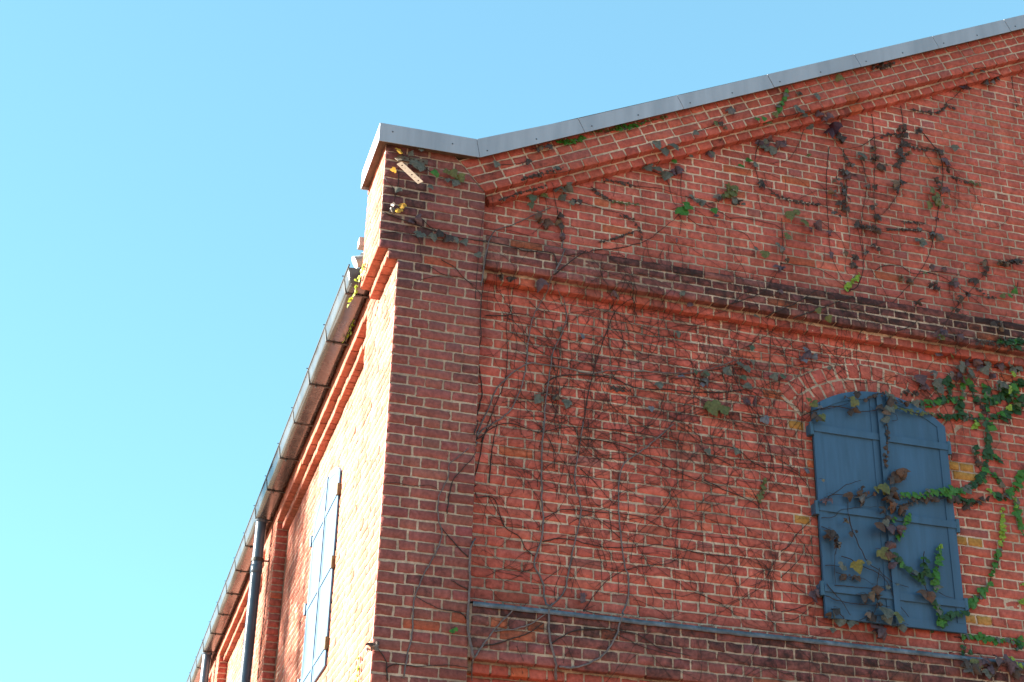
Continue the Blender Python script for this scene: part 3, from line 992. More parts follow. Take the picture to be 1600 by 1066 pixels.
class Leaves:
    def __init__(s): s.v, s.f, s.t = [], [], []
    def leaf(s, p, size, tone, out=Vector((0, -1, 0)), down=Vector((0, 0, -1)), lobed=True, curl=.2, spin=0.0, pitch=.4, yaw=0.0):
        tip = (down * math.cos(spin) + out.cross(down) * math.sin(spin)).normalized()
        sidev = out.cross(tip).normalized()
        # pitch the tip outwards, yaw about the midrib
        tip2 = (tip * math.cos(pitch) + out * math.sin(pitch)).normalized()
        nrm_ = sidev.cross(tip2).normalized()
        if nrm_.dot(out) < 0: nrm_ = -nrm_
        sv = (sidev * math.cos(yaw) + nrm_ * math.sin(yaw)).normalized()
        nv = (nrm_ * math.cos(yaw) - sidev * math.sin(yaw)).normalized()
        pts = LOBED if lobed else OVATE
        o = len(s.v); n = len(pts)
        for x, y in [(0, -.28)] + list(pts):
            jx = x * (1 + random.gauss(0, .07)); jy = y * (1 + random.gauss(0, .06))
            w = -curl * abs(jx) * 1.3 - curl * .8 * max(0, -jy - .3) ** 2 + random.gauss(0, .03 + curl * .12)
            if x == 0: w += .0
            q = p + sv * (jx * size) + tip2 * (-jy * size) + nv * (w * size)
            s.v.append((q.x, q.y, q.z)); 
            k = random.gauss(1, .08)
            s.t.append((tone[0] * k, tone[1] * k, tone[2] * k))
        # fans from two midrib vertices
        half = n // 2
        for i in range(n):
            s.f.append((o, o + 1 + (i + 1) % n, o + 1 + i))
    def build(s, name, root):
        me = bpy.data.meshes.new(name); l = root.location
        me.from_pydata([(x - l.x, y - l.y, z + ZO - l.z) for x, y, z in s.v], [], s.f)
        me.materials.append(LEAF)
        a = me.attributes.new("tone", 'FLOAT_COLOR', 'POINT')
        arr = np.ones((len(s.v), 4), np.float32); arr[:, :3] = np.clip(np.array(s.t), 0.005, .9)
        a.data.foreach_set("color", arr.ravel())
        me.polygons.foreach_set("use_smooth", [True] * len(s.f))
        me.update()
        return link(name, me, root)
def catmull(P, step=.03):
    P = [Vector((a, b)) for a, b in P]
    if len(P) == 2: P = [P[0], (P[0] + P[1]) / 2 + Vector((random.gauss(0, .006), random.gauss(0, .006))), P[1]]
    out = []
    Q = [P[0] * 2 - P[1]] + P + [P[-1] * 2 - P[-2]]
    for i in range(1, len(Q) - 2):
        p0, p1, p2, p3 = Q[i - 1], Q[i], Q[i + 1], Q[i + 2]
        n = max(2, int((p2 - p1).length / step))
        for k in range(n):
            t = k / n
            out.append(.5 * ((2 * p1) + (p2 - p0) * t + (2 * p0 - 5 * p1 + 4 * p2 - p3) * t * t + (3 * p1 - p0 - 3 * p2 + p3) * t ** 3))
    out.append(P[-1])
    return out
def stem_points(P, r, step=.022):
    C = catmull(P, step); sd = random.random() * 50
    pts = []
    ys = [wall_y(q.x, q.y) for q in C]
    n = len(C)
    sm = []
    for i in range(n):
        w = ys[max(0, i - 2):i + 3]
        sm.append(min(ys[i], sum(w) / len(w)))
    for i, q in enumerate(C):
        a = .0035 if 0 < i < n - 1 else 0
        jx = mnoise.noise(Vector((sd, i * .6, 0))) * a * 1.6; jz = mnoise.noise(Vector((0, i * .6, sd))) * a * 1.6
        lift = .002 + .006 * max(0, mnoise.noise(Vector((sd, i * .35, 3))))
        pts.append((q.x + jx, sm[i] - r - lift, q.y + jz))
    return pts
def petiole(lv, x, z, y0, p, tone):
    mb = MB()
    mb.tube([(x + random.gauss(0, .01), y0 - .003, z + .012 + random.random() * .015), ((x + p.x) / 2, (y0 + p.y) / 2 - .006, (z + p.z) / 2 + .012), tuple(p)], [.0016, .0013, .001], 4, cap=False)
    o = len(lv.v); lv.v += mb.v; lv.t += [(.08, .045, .045)] * len(mb.v)
    lv.f += [tuple(o + i for i in f) for f in mb.f]
def part_mesh(name, mb, mat, root):
    me = bpy.data.meshes.new(name); l = root.location
    me.from_pydata([(x - l.x, y - l.y, z + ZO - l.z) for x, y, z in mb.v], [], mb.f)
    me.materials.append(mat)
    me.polygons.foreach_set("use_smooth", [True] * len(mb.f)); me.update()
    return link(name, me, root)
def VINE(label, stems, leaves, chains):
    allp = [q for s in stems for q in s[1]] or [q for s in leaves for q in s[2]]
    bx, bz = min(allp, key=lambda q: q[1])
    root = empty("ivy_vine", (bx, wall_y(bx, bz), bz + ZO))
    tag(root, label, "ivy", "ivy vines climbing the gable wall")
    lv = Leaves()
    for r, P in stems:
        st = MB()
        pts = stem_points(P, r)
        n = len(pts)
        r = r * .95 + .0003
        rad = [max(.0009, r * (1 - .45 * i / max(1, n - 1)) * (1 + .14 * mnoise.noise(Vector((i * .5, r * 900, bx))))) for i in range(n)]
        st.tube(pts, rad, 6 if r > .004 else 5)
        # short side twigs
        for i in range(3, n - 2, 6 if r < .004 else 9):
            if random.random() < .42:
                x0, y0, z0 = pts[i]; a = random.uniform(0, 6.28); L = random.uniform(.012, .05)
                st.tube([(x0, y0, z0), (x0 + L * .5 * math.cos(a), y0 - .003, z0 + L * .5 * math.sin(a)), (x0 + L * math.cos(a + .4), y0 - random.uniform(0, .008), z0 + L * math.sin(a + .4))], [.0013, .001, .0007], 4, cap=False)
        part_mesh("stem", st, STEM if r >= .0045 else TWIG, root)
    for kind, size, P in leaves:
        for x, z in P:
            y0 = wall_y(x, z)
            dry = kind in ("dead", "brown", "purple", "darkpurple")
            nl = 2 if (size <= .062 and kind == "dead") else 1
            if size >= .065 and random.random() < .5: nl += 1
            for q in range(nl):
                sz = size * random.uniform(.66, 1.0) * (1.0 if q == 0 else .72)
                p = Vector((x + random.gauss(0, .006) + (q and random.gauss(0, .022)), y0 - random.uniform(.012, .035) - sz * .25, z + sz * .38 + (q and random.gauss(0, .02))))
                tn_ = TONES[kind]
                if kind == 'dead' and random.random() < .4: tn_ = random.choice(((.15, .085, .05), (.13, .105, .10), (.045, .028, .024)))
                lv.leaf(p, sz, tn_, curl=random.uniform(.45, 1.2) if dry else random.uniform(.1, .35), spin=random.gauss(0, .5), pitch=random.uniform(-.15, .75) if dry else random.uniform(.0, .55), yaw=random.gauss(0, .75 if dry else .35), lobed=sz > .028)
                petiole(lv, x, z + sz * .4, y0, p, TONES[kind])
    for kind, size, P in chains:
        C = catmull(P, .006); acc = 0; sd_ = 1
        sp = size * (.34 if kind not in ("dead", "brown", "olive") else .55)
        L = 0; tot = sum((C[i + 1] - C[i]).length for i in range(len(C) - 1))
        for i in range(len(C) - 1):
            seg = (C[i + 1] - C[i]); acc += seg.length; L += seg.length
            if acc >= sp * random.uniform(.5, 1.5):
                acc = 0; sd_ = -sd_
                d = seg.normalized(); nrm2 = Vector((-d.y, d.x))
                q = C[i] + nrm2 * (sd_ * size * random.uniform(-.02, .4))
                y0 = wall_y(q.x, q.y)
                dry = kind in ("dead", "brown")
                sz = size * random.choice((.55, .75, .9, 1.0, 1.15)) * random.uniform(.85, 1.15)
                if kind in ("lime", "green") and L > tot * .75: sz *= .8
                spin = sd_ * .7 * (d.y if abs(d.y) > .3 else .3) + random.gauss(0, .35)
                tn = TONES[kind]
                if random.random() < .14 and kind == "darkgreen": tn = TONES["green"]
                if random.random() < .10 and kind in ("darkgreen", "green"): tn = TONES["grey"]
                p = Vector((q.x, y0 - random.uniform(.006, .016) - sz * .12, q.y + sz * .36))
                lv.leaf(p, sz, tn, curl=random.uniform(.4, .9) if dry else random.uniform(.1, .3), spin=spin, pitch=random.uniform(.1, .6) if not dry else random.uniform(-.2, .7), yaw=random.gauss(0, .6 if dry else .28), lobed=sz > .034)
    if lv.v: lv.build("foliage", root)
VINE("thick grey bare stem on the corner pier's inner edge passing the lower ledge's end",[(0.009,[(0.577,-2.404),(0.551,-2.306),(0.534,-2.193),(0.536,-2.078),(0.538,-1.948),(0.531,-1.843),(0.539,-1.749),(0.589,-1.659)]),(0.0035,[(0.522,-1.815),(0.445,-1.747),(0.371,-1.67),(0.343,-1.633)]),(0.003,[(0.534,-2.013),(0.468,-1.982),(0.429,-1.967)]),(0.003,[(0.528,-2.181),(0.488,-2.147),(0.36,-2.136),(0.283,-2.106),(0.224,-2.077)]),(0.006,[(0.577,-2.404),(0.622,-2.336),(0.683,-2.239),(0.783,-2.115),(0.821,-2.074)]),(0.005,[(0.686,-2.236),(0.824,-2.207),(0.927,-2.157),(1.004,-2.084)]),(0.004,[(0.629,-2.329),(0.736,-2.293),(0.876,-2.233),(0.953,-2.18),(0.979,-2.158)]),(0.005,[(0.577,-2.404),(0.584,-2.45),(0.597,-2.504)])],[],[])
VINE("slender grey ivy stem winding up the middle of the corner pier's front face",[(0.005,[(0.188,-2.554),(0.2,-2.43),(0.222,-2.278),(0.219,-2.164),(0.232,-2.06),(0.263,-1.967),(0.32,-1.842),(0.366,-1.704),(0.343,-1.626),(0.332,-1.492),(0.353,-1.421),(0.386,-1.334),(0.388,-1.264),(0.436,-1.209),(0.5,-1.143)]),(0.0035,[(0.389,-1.567),(0.399,-1.429),(0.422,-1.343),(0.478,-1.266),(0.536,-1.188),(0.547,-1.13)]),(0.002,[(0.001,-1.434),(0.078,-1.417),(0.182,-1.424),(0.286,-1.403),(0.329,-1.431)])],[],[])
VINE('thin bare ivy twig at the foot of the pier near the sunlit corner',[(0.004,[(0.097,-2.575),(0.085,-2.478),(0.051,-2.42),(0.012,-2.393)]),(0.003,[(0.091,-2.508),(0.129,-2.48),(0.252,-2.48),(0.425,-2.456),(0.551,-2.458)])],[('dead',0.05,[(0.008,-2.414),(-0.003,-2.403)])],[])
VINE('tiny bright green sprout alone on the lower corner pier',[(0.0015,[(0.455,-2.278),(0.457,-2.253)])],[('green',0.032,[(0.437,-2.27),(0.457,-2.259),(0.448,-2.277)])],[])
VINE('grey green and yellowed ivy spray hanging beside the perforated metal strip on the pier top',[(0.003,[(-0.03,0.839),(0.091,0.794),(0.213,0.723),(0.333,0.706),(0.428,0.698)]),(0.0025,[(-0.035,0.728),(-0.026,0.607),(-0.043,0.496),(-0.041,0.43)]),(0.0015,[(-0.117,0.636),(-0.061,0.573),(-0.034,0.511),(0.045,0.547),(0.149,0.574)])],[('grey',0.075,[(0.115,0.874),(0.072,0.755),(0.12,0.74)]),('green',0.085,[(0.219,0.699)]),('olive',0.07,[(0.306,0.726),(0.355,0.703)]),('grey',0.06,[(0.279,0.677),(0.176,0.602),(0.351,0.664),(0.035,0.826)]),('yellow',0.06,[(-0.06,0.674),(-0.036,0.825)]),('grey',0.055,[(-0.031,0.538)]),('yellow',0.06,[(-0.033,0.384),(0.013,0.425)]),('dead',0.06,[(-0.063,0.395)])],[])
VINE('dark trailing ivy with curled purple grey leaves crossing the pier below its corbelled top',[(0.0035,[(-0.113,0.383),(-0.014,0.355),(0.115,0.327),(0.256,0.301),(0.397,0.287),(0.538,0.294),(0.681,0.287),(0.896,0.28)]),(0.003,[(0.111,0.406),(0.172,0.351),(0.233,0.31)]),(0.002,[(-0.109,0.232),(0.004,0.253),(0.12,0.236),(0.15,0.098)])],[('purple',0.08,[(0.077,0.318)]),('grey',0.07,[(0.125,0.235),(0.205,0.245),(0.356,0.252)]),('dead',0.07,[(0.244,0.281),(0.292,0.248)]),('grey',0.05,[(0.506,0.162)])],[])
VINE("thin brown twigs fanned over the pier's right half just under the upper string course",[(0.0025,[(0.277,0.108),(0.36,0.071),(0.42,0.017),(0.492,-0.047),(0.546,-0.102)]),(0.002,[(0.211,0.044),(0.293,0.008),(0.409,0.002),(0.503,-0.039)]),(0.002,[(0.158,-0.055),(0.271,-0.009),(0.363,-0.006)]),(0.002,[(0.507,-0.134),(0.508,-0.006),(0.515,0.125),(0.52,0.31),(0.537,0.501)])],[],[])
VINE('pale grey forked ivy stem rising over the upper string course beside the pier',[(0.006,[(1.008,0.131),(1.035,0.19),(1.078,0.311),(1.107,0.467)]),(0.003,[(1.107,0.467),(1.071,0.636),(1.05,0.751),(1.004,0.857)]),(0.004,[(1.01,0.129),(1.143,0.266),(1.31,0.431)]),(0.003,[(1.31,0.431),(1.497,0.48),(1.686,0.574),(1.783,0.667),(1.881,0.768)]),(0.004,[(1.031,0.189),(1.014,0.271),(0.95,0.288),(0.81,0.269),(0.669,0.293),(0.48,0.286)]),(0.0045,[(0.542,-0.037),(0.559,0.188),(0.592,0.335),(0.647,0.453),(0.759,0.518),(0.9,0.618),(1.017,0.7)]),(0.002,[(1.092,0.285),(1.247,0.342),(1.483,0.434),(1.615,0.337)])],[('purple',0.07,[(1.113,0.458)]),('brown',0.075,[(0.944,0.577),(0.999,0.564)]),('dead',0.07,[(1.075,0.587),(1.062,0.631)]),('grey',0.08,[(1.066,0.823),(1.119,0.839)]),('grey',0.075,[(1.089,0.773)])],[])
VINE('two large bright green leaves alone on a twig in the upper gable',[(0.002,[(1.881,0.768),(1.924,0.829),(1.98,0.878)]),(0.002,[(1.978,0.81),(2.06,0.764),(2.171,0.755)]),(0.002,[(1.919,0.663),(1.936,0.756),(1.93,0.815)])],[('green',0.095,[(1.923,0.815),(1.993,0.863)]),('purple',0.05,[(1.895,0.584)])],[])
VINE('blue green leaf and small brown leaves under the left end of the sloping brick verge',[(0.0025,[(0.885,0.741),(0.963,0.786),(0.991,0.709)]),(0.002,[(0.603,0.659),(0.624,0.58)])],[('bluegreen',0.08,[(0.876,0.72)]),('olive',0.06,[(0.952,0.766)])],[])
VINE('row of tiny withered leaves on the lower step of the sloping verge near the pier',[(0.002,[(0.788,0.799),(0.905,0.867),(1.019,0.9),(1.138,0.955)]),(0.002,[(0.649,0.653),(0.802,0.742),(0.945,0.815)])],[('grey',0.06,[(1.003,0.905)])],[('dead',0.024,[(0.784,0.798),(0.901,0.859),(1.072,0.946)]),('dead',0.02,[(0.646,0.645),(0.812,0.74),(0.968,0.82)])])
VINE('hooked chain of tiny brown dried leaves in the middle of the upper gable',[(0.002,[(1.229,0.786),(1.39,0.757),(1.525,0.745),(1.62,0.681),(1.659,0.614)]),(0.002,[(1.35,0.497),(1.47,0.549),(1.592,0.624),(1.646,0.656)])],[('dead',0.055,[(1.22,0.763)])],[('dead',0.022,[(1.494,0.732),(1.589,0.706),(1.635,0.632),(1.655,0.569)]),('dead',0.02,[(1.346,0.493),(1.466,0.544),(1.588,0.616)])])
VINE("short curved chain of dried leaves left of the upper gable's middle ending in olive tips",[(0.002,[(1.296,0.92),(1.364,0.872),(1.458,0.83),(1.635,0.847)])],[],[('dead',0.026,[(1.292,0.904),(1.353,0.863),(1.44,0.827)]),('olive',0.022,[(1.44,0.824),(1.535,0.826),(1.638,0.84)])])
VINE("big dusty grey green leaves with one green leaf hanging from the verge's lower step",[(0.0025,[(1.715,1.137),(1.832,1.088),(1.871,0.941),(1.897,0.885)]),(0.002,[(1.391,0.984),(1.5,0.998),(1.637,0.987),(1.775,1.002),(1.913,0.98)]),(0.002,[(1.946,1.157),(1.946,0.895)])],[('grey',0.095,[(1.716,1.24),(1.782,1.241),(1.859,1.296)]),('green',0.07,[(1.897,1.226)]),('grey',0.06,[(2.015,1.297)]),('grey',0.085,[(1.687,1.116),(1.759,1.12),(1.825,1.087)]),('purple',0.085,[(1.906,1.162)])],[('dead',0.022,[(1.387,0.976),(1.496,0.986),(1.619,0.976)])])
VINE('grey leaf clump right of the two large bright green leaves in the upper gable',[(0.0025,[(1.969,0.976),(2.038,0.959),(2.108,0.941),(2.191,0.911),(2.301,0.856)]),(0.002,[(2.136,0.947),(2.222,0.995),(2.293,1.024)])],[('grey',0.07,[(2.012,0.951),(2.067,0.928)]),('olive',0.08,[(2.283,1.074),(2.31,1.032),(2.267,1.016)]),('dead',0.07,[(2.216,0.991)]),('grey',0.065,[(2.324,0.978)]),('green',0.065,[(2.175,0.884)]),('purple',0.06,[(2.183,0.839)])],[])
VINE('small green leaved ivy tufts growing out under the second metal coping panel',[(0.002,[(0.845,1.053),(0.977,1.104),(1.11,1.162),(1.217,1.223)])],[('dead',0.06,[(0.889,1.051),(0.948,1.071)])],[('green',0.034,[(1.013,1.137),(1.106,1.15),(1.213,1.207)]),('green',0.032,[(1.066,1.16),(1.16,1.18),(1.207,1.229)])])
VINE('bright green ivy tuft growing out under the third metal coping panel',[(0.002,[(1.353,1.291),(1.49,1.359),(1.629,1.428),(1.798,1.512)])],[],[('green',0.034,[(1.438,1.335),(1.514,1.356),(1.625,1.411)]),('green',0.03,[(1.472,1.363),(1.555,1.381),(1.653,1.441)]),('olive',0.024,[(1.24,1.251),(1.349,1.298),(1.459,1.344)]),('olive',0.022,[(1.653,1.441),(1.737,1.483),(1.822,1.517)])])
VINE('grey lobed leaves on the verge brickwork beside the pier',[(0.002,[(0.601,0.875),(0.756,0.922),(0.847,0.971)])],[('grey',0.075,[(0.6,0.856)]),('dead',0.05,[(0.813,0.922)])],[])
VINE("dark leaves near the verge's stepped edge left of the bright green sprig",[(0.002,[(2.007,1.429),(2.138,1.521),(2.272,1.663)])],[('dead',0.07,[(2.273,1.642)]),('grey',0.055,[(2.015,1.395)]),('olive',0.06,[(2.168,1.515)]),('dead',0.055,[(2.211,1.532)]),('purple',0.06,[(2.135,1.346)]),('grey',0.05,[(2.156,1.342)])],[])
VINE('grey and green leaf clump hanging left of the bright green sprig at the verge',[(0.0025,[(2.537,1.529),(2.499,1.377),(2.512,1.226),(2.55,1.201),(2.617,1.138)]),(0.002,[(2.29,0.861),(2.408,0.884),(2.583,0.875),(2.661,0.858),(2.676,0.787)]),(0.002,[(2.306,0.78),(2.402,0.756),(2.465,0.664)])],[('purple',0.08,[(2.533,1.508),(2.603,1.516),(2.674,1.527)]),('grey',0.075,[(2.561,1.481),(2.641,1.464)]),('green',0.065,[(2.435,1.345),(2.373,1.277)]),('grey',0.07,[(2.509,1.309)]),('olive',0.06,[(2.316,1.082),(2.324,1.041)]),('dead',0.06,[(2.536,1.18),(2.322,0.987)])],[('dead',0.024,[(2.601,1.128),(2.767,1.085),(2.988,1.1)])])
VINE("olive and purple leaves strung down a twig to the upper string course's middle",[(0.002,[(2.675,0.935),(2.676,0.787),(2.668,0.639),(2.632,0.519),(2.524,0.347)]),(0.002,[(2.645,0.572),(2.918,0.58),(3.127,0.473)])],[('olive',0.075,[(2.711,0.945),(2.782,0.976),(2.817,0.906)]),('purple',0.075,[(2.915,0.888)]),('olive',0.065,[(2.7,0.764)]),('grey',0.06,[(2.634,0.689)]),('dead',0.06,[(2.67,0.643)]),('olive',0.07,[(2.516,0.59)]),('grey',0.05,[(2.46,0.626)]),('purple',0.075,[(2.617,0.496)])],[])
VINE('short bright green sprig standing vertically below the coping',[(0.0025,[(2.732,1.968),(2.698,1.866),(2.65,1.747)])],[],[('green',0.036,[(2.644,1.73),(2.677,1.822),(2.725,1.942)])])
VINE('green and purple leaves spilling over the verge step below the bright green sprig',[(0.0025,[(2.591,1.673),(2.746,1.737),(2.916,1.811),(3.055,1.794),(3.125,1.8)]),(0.002,[(2.894,1.72),(2.828,1.552),(2.752,1.43),(2.612,1.371)])],[('olive',0.07,[(2.56,1.638),(2.603,1.685)]),('green',0.05,[(2.467,1.623),(2.518,1.629)]),('grey',0.08,[(2.774,1.768),(2.851,1.777)]),('purple',0.075,[(2.965,1.817),(3.026,1.792)]),('grey',0.075,[(2.909,1.704)]),('darkpurple',0.115,[(3.107,1.753),(3.083,1.709)]),('dead',0.07,[(3.16,1.702),(3.186,1.672)]),('grey',0.06,[(2.945,1.915)]),('olive',0.06,[(3.106,2.101)]),('dead',0.05,[(2.813,1.918)])],[])
VINE('row of tiny withered leaves tucked under the coping near the top right',[(0.0015,[(3.408,2.287),(3.622,2.393)])],[],[('dead',0.032,[(3.408,2.279),(3.492,2.322),(3.615,2.386)])])
VINE('dark withered leaves hanging from the verge step at the far right',[(0.002,[(4.273,2.482),(4.399,2.528),(4.568,2.532)]),(0.002,[(4.67,2.579),(4.677,2.395),(4.697,2.317)])],[('grey',0.05,[(4.26,2.455),(4.363,2.495)]),('dead',0.075,[(4.431,2.46)]),('dead',0.06,[(4.478,2.471),(4.532,2.51)]),('dead',0.03,[(4.676,2.295)])],[])
VINE("single purple leaf with a twig and chain of dried leaves below the verge's right half",[(0.002,[(4.215,2.36),(4.145,2.27),(4.079,2.215),(4.056,2.144)]),(0.002,[(3.77,2.085),(3.902,2.087),(4.008,2.11),(4.075,2.181),(4.157,2.174)]),(0.0015,[(3.945,2.227),(4.049,2.208)])],[('purple',0.085,[(4.206,2.35)])],[('dead',0.022,[(3.777,2.079),(3.895,2.079),(4.016,2.108),(4.073,2.197)]),('dead',0.022,[(4.071,2.172),(4.148,2.16)])])
VINE('dried vine strand with stacked dark curled leaves starting right under the verge',[(0.003,[(3.69,2.093),(3.693,1.921),(3.647,1.657),(3.608,1.356),(3.509,1.182),(3.418,1.077)]),(0.002,[(3.344,1.674),(3.479,1.783),(3.611,1.834)])],[('dead',0.06,[(3.685,1.895),(3.664,1.848),(3.666,1.803),(3.651,1.753),(3.659,1.732),(3.632,1.669),(3.638,1.625),(3.617,1.575),(3.609,1.54),(3.606,1.393),(3.588,1.36),(3.579,1.327)])],[('dead',0.032,[(3.494,1.778),(3.582,1.82),(3.667,1.826)])])
VINE('dried strand with tight dark leaf bundles, left of the strand starting under the verge',[(0.0025,[(3.445,1.969),(3.449,1.8),(3.444,1.615),(3.409,1.339),(3.397,1.073),(3.388,0.855)]),(0.002,[(3.453,1.778),(3.344,1.674),(3.173,1.605)])],[('dead',0.055,[(3.431,1.65),(3.433,1.617),(3.419,1.557),(3.439,1.505),(3.46,1.498),(3.501,1.495),(3.402,1.308)]),('dead',0.05,[(3.377,1.138),(3.381,1.063),(3.421,1.06),(3.253,0.995),(3.235,0.97),(3.312,0.97),(3.374,0.986),(3.391,0.946),(3.365,0.834),(3.29,0.761),(3.205,0.699),(3.185,0.643)])],[('dead',0.028,[(3.241,0.982),(3.322,0.982),(3.403,0.98)])])
VINE('dried vine strand with mixed purple and brown leaf clusters above the yellow green sprig',[(0.0025,[(3.08,1.608),(3.039,1.309),(3.03,1.046),(3.029,0.747),(3.076,0.588),(3.129,0.494)]),(0.002,[(3.194,1.609),(3.201,1.431),(3.177,1.117),(3.187,0.734)])],[('dead',0.055,[(3.153,1.407),(3.183,1.391),(3.094,1.295),(3.153,1.265),(3.161,1.238),(3.076,1.184),(3.169,1.207),(3.182,1.166),(3.163,1.129),(3.105,1.118),(3.175,1.082),(3.085,1.03)]),('purple',0.065,[(3.212,1.365)]),('grey',0.055,[(3.086,1.18)]),('purple',0.055,[(3.032,0.857),(3.035,0.675)]),('dead',0.045,[(3.152,0.725)])],[])
VINE('dusty grey green lobed leaf alone between two dried strands of the upper gable',[(0.002,[(3.324,1.557),(3.347,1.46),(3.345,1.304),(3.291,1.031),(3.275,0.707)])],[('grey',0.085,[(3.304,1.545)]),('dead',0.045,[(3.226,1.473),(3.182,1.509)]),('olive',0.04,[(2.897,1.473)])],[])
VINE('yellow green upright sprig on a pale stem just above the upper string course',[(0.004,[(3.134,0.437),(3.207,0.487),(3.255,0.589),(3.275,0.707)]),(0.002,[(3.248,1.001),(3.272,0.791),(3.271,0.665)])],[],[('lime',0.034,[(3.109,0.438),(3.184,0.518),(3.246,0.595)])])
VINE('long dried vine strand with an olive leaf clump at its middle',[(0.003,[(3.832,1.915),(3.945,1.765),(3.978,1.679),(3.972,1.518),(3.914,1.282),(3.841,0.982),(3.709,0.701),(3.413,0.34)]),(0.002,[(3.733,1.778),(3.945,1.765)]),(0.002,[(4.039,1.555),(4.175,1.525)])],[('dead',0.05,[(3.824,1.899),(3.801,1.877)]),('dead',0.06,[(3.966,1.715),(3.98,1.558),(3.897,1.474),(3.933,1.413)]),('purple',0.065,[(3.997,1.653),(3.951,1.388)]),('grey',0.06,[(4.076,1.782)]),('olive',0.075,[(3.841,1.239),(3.906,1.263),(3.89,1.304),(3.874,1.357)]),('dead',0.06,[(3.918,1.276)]),('purple',0.045,[(3.879,1.147)]),('dead',0.06,[(3.837,1.008),(3.856,0.99)]),('grey',0.065,[(3.705,0.929),(3.744,0.909)])],[('dead',0.026,[(3.704,1.765),(3.807,1.733),(3.959,1.76)]),('dead',0.022,[(4.043,1.548),(4.125,1.523),(4.178,1.518)]),('olive',0.03,[(4.168,1.521),(4.221,1.515),(4.275,1.521)])])
VINE("thin horizontal chain of dried leaves low in the upper gable's right half",[(0.002,[(3.472,1.005),(3.617,1.017),(3.764,1.044),(3.845,1.027)]),(0.0015,[(3.583,1.086),(3.792,1.111)])],[('grey',0.045,[(3.714,1.018)])],[('dead',0.024,[(3.465,0.992),(3.61,1.011),(3.746,1.032)]),('dead',0.016,[(3.596,1.077),(3.795,1.104)])])
VINE("scatter of dark curled leaves on crossing twigs above the string course's right end",[(0.0025,[(3.359,0.639),(3.424,0.692),(3.548,0.714),(3.665,0.672),(3.834,0.723),(4.019,0.725),(4.14,0.693)]),(0.002,[(3.709,0.701),(3.871,0.688),(4.066,0.595),(4.271,0.578)]),(0.002,[(3.947,0.449),(4.04,0.548),(4.137,0.671),(4.236,0.795)]),(0.0015,[(4.064,0.573),(4.217,0.474)])],[('dead',0.055,[(3.53,0.594),(3.601,0.598),(3.761,0.578),(3.812,0.577),(3.949,0.622),(4.008,0.506),(4.034,0.557),(3.87,0.342),(3.565,0.341)]),('olive',0.06,[(3.733,0.657)]),('purple',0.05,[(3.787,0.731),(3.884,0.733)]),('purple',0.055,[(3.96,0.624)])],[('dead',0.024,[(4.127,0.642),(4.223,0.584),(4.285,0.58)])])
VINE('dark curled leaf bundles at the right picture edge above the string course',[(0.002,[(4.248,0.895),(4.246,0.797)]),(0.002,[(4.342,0.89),(4.439,0.908),(4.558,0.94)])],[('dead',0.055,[(4.219,0.836),(4.234,0.789),(4.218,0.759),(4.131,0.675),(4.343,0.874),(4.373,0.857),(4.418,0.881),(4.462,0.895),(4.518,0.916)])],[])
VINE('bright green sprig of few leaves at the right picture edge above the string course',[(0.0025,[(4.482,0.753),(4.464,0.696),(4.411,0.613)])],[('green',0.05,[(4.443,0.677),(4.417,0.636),(4.385,0.597)]),('olive',0.045,[(4.313,0.59)])],[])
VINE('bare pale twigs spread over the soot stained upper string course',[(0.004,[(2.479,0.09),(2.648,0.189),(2.849,0.34)]),(0.004,[(2.668,0.102),(2.819,0.178),(2.978,0.265),(3.119,0.34)]),(0.003,[(2.747,0.256),(2.98,0.296),(3.119,0.34)]),(0.003,[(3.115,0.289),(3.292,0.309),(3.48,0.42)]),(0.003,[(3.423,0.128),(3.516,0.176),(3.602,0.251)]),(0.003,[(2.214,0.124),(2.328,0.183),(2.463,0.266),(2.59,0.46)]),(0.002,[(3.755,0.195),(3.85,0.333),(3.993,0.498)]),(0.002,[(3.132,0.252),(3.356,0.149),(3.554,0.162)])],[('grey',0.05,[(2.4,0.077)]),('olive',0.05,[(2.822,0.164),(2.905,0.118)]),('purple',0.05,[(2.582,0.265)])],[])
VINE("row of purple grey leaves hanging over the upper string course's right end",[(0.0025,[(3.709,0.145),(3.78,0.144),(3.808,0.141),(3.886,0.111)]),(0.003,[(3.987,0.037),(4.068,0.04),(4.147,0.032),(4.258,0.03),(4.401,0.042)]),(0.002,[(4.067,0.029),(4.104,-0.018)])],[('purple',0.085,[(3.747,0.147)]),('purple',0.06,[(3.712,0.128),(3.845,0.125),(3.752,0.045)]),('olive',0.075,[(3.745,0.114),(3.876,0.045)]),('purple',0.065,[(3.983,0.017),(4.027,0.014)]),('grey',0.075,[(4.143,0.029),(4.09,-0.035)]),('purple',0.07,[(4.234,0.033),(4.079,-0.001)]),('grey',0.06,[(4.275,0.035),(4.328,0.013)]),('purple',0.07,[(4.161,-0.053)]),('dead',0.05,[(4.149,0.289),(4.219,0.265)])],[])
VINE('dense low green ivy strip along the upper string course at the right picture edge',[(0.003,[(4.151,0.167),(4.264,0.176),(4.389,0.206)]),(0.003,[(4.245,0.112),(4.378,0.123)])],[],[('darkgreen',0.036,[(4.164,0.164),(4.255,0.163),(4.381,0.199)]),('darkgreen',0.034,[(4.175,0.176),(4.278,0.182),(4.382,0.209)]),('darkgreen',0.034,[(4.265,0.141),(4.337,0.143),(4.37,0.121)]),('dead',0.024,[(3.993,0.166),(4.061,0.147),(4.145,0.171)]),('dead',0.022,[(3.999,0.126),(4.113,0.137),(4.235,0.141)]),('darkgreen',0.036,[(4.322,0.034),(4.362,0.03),(4.4,0.046)])])
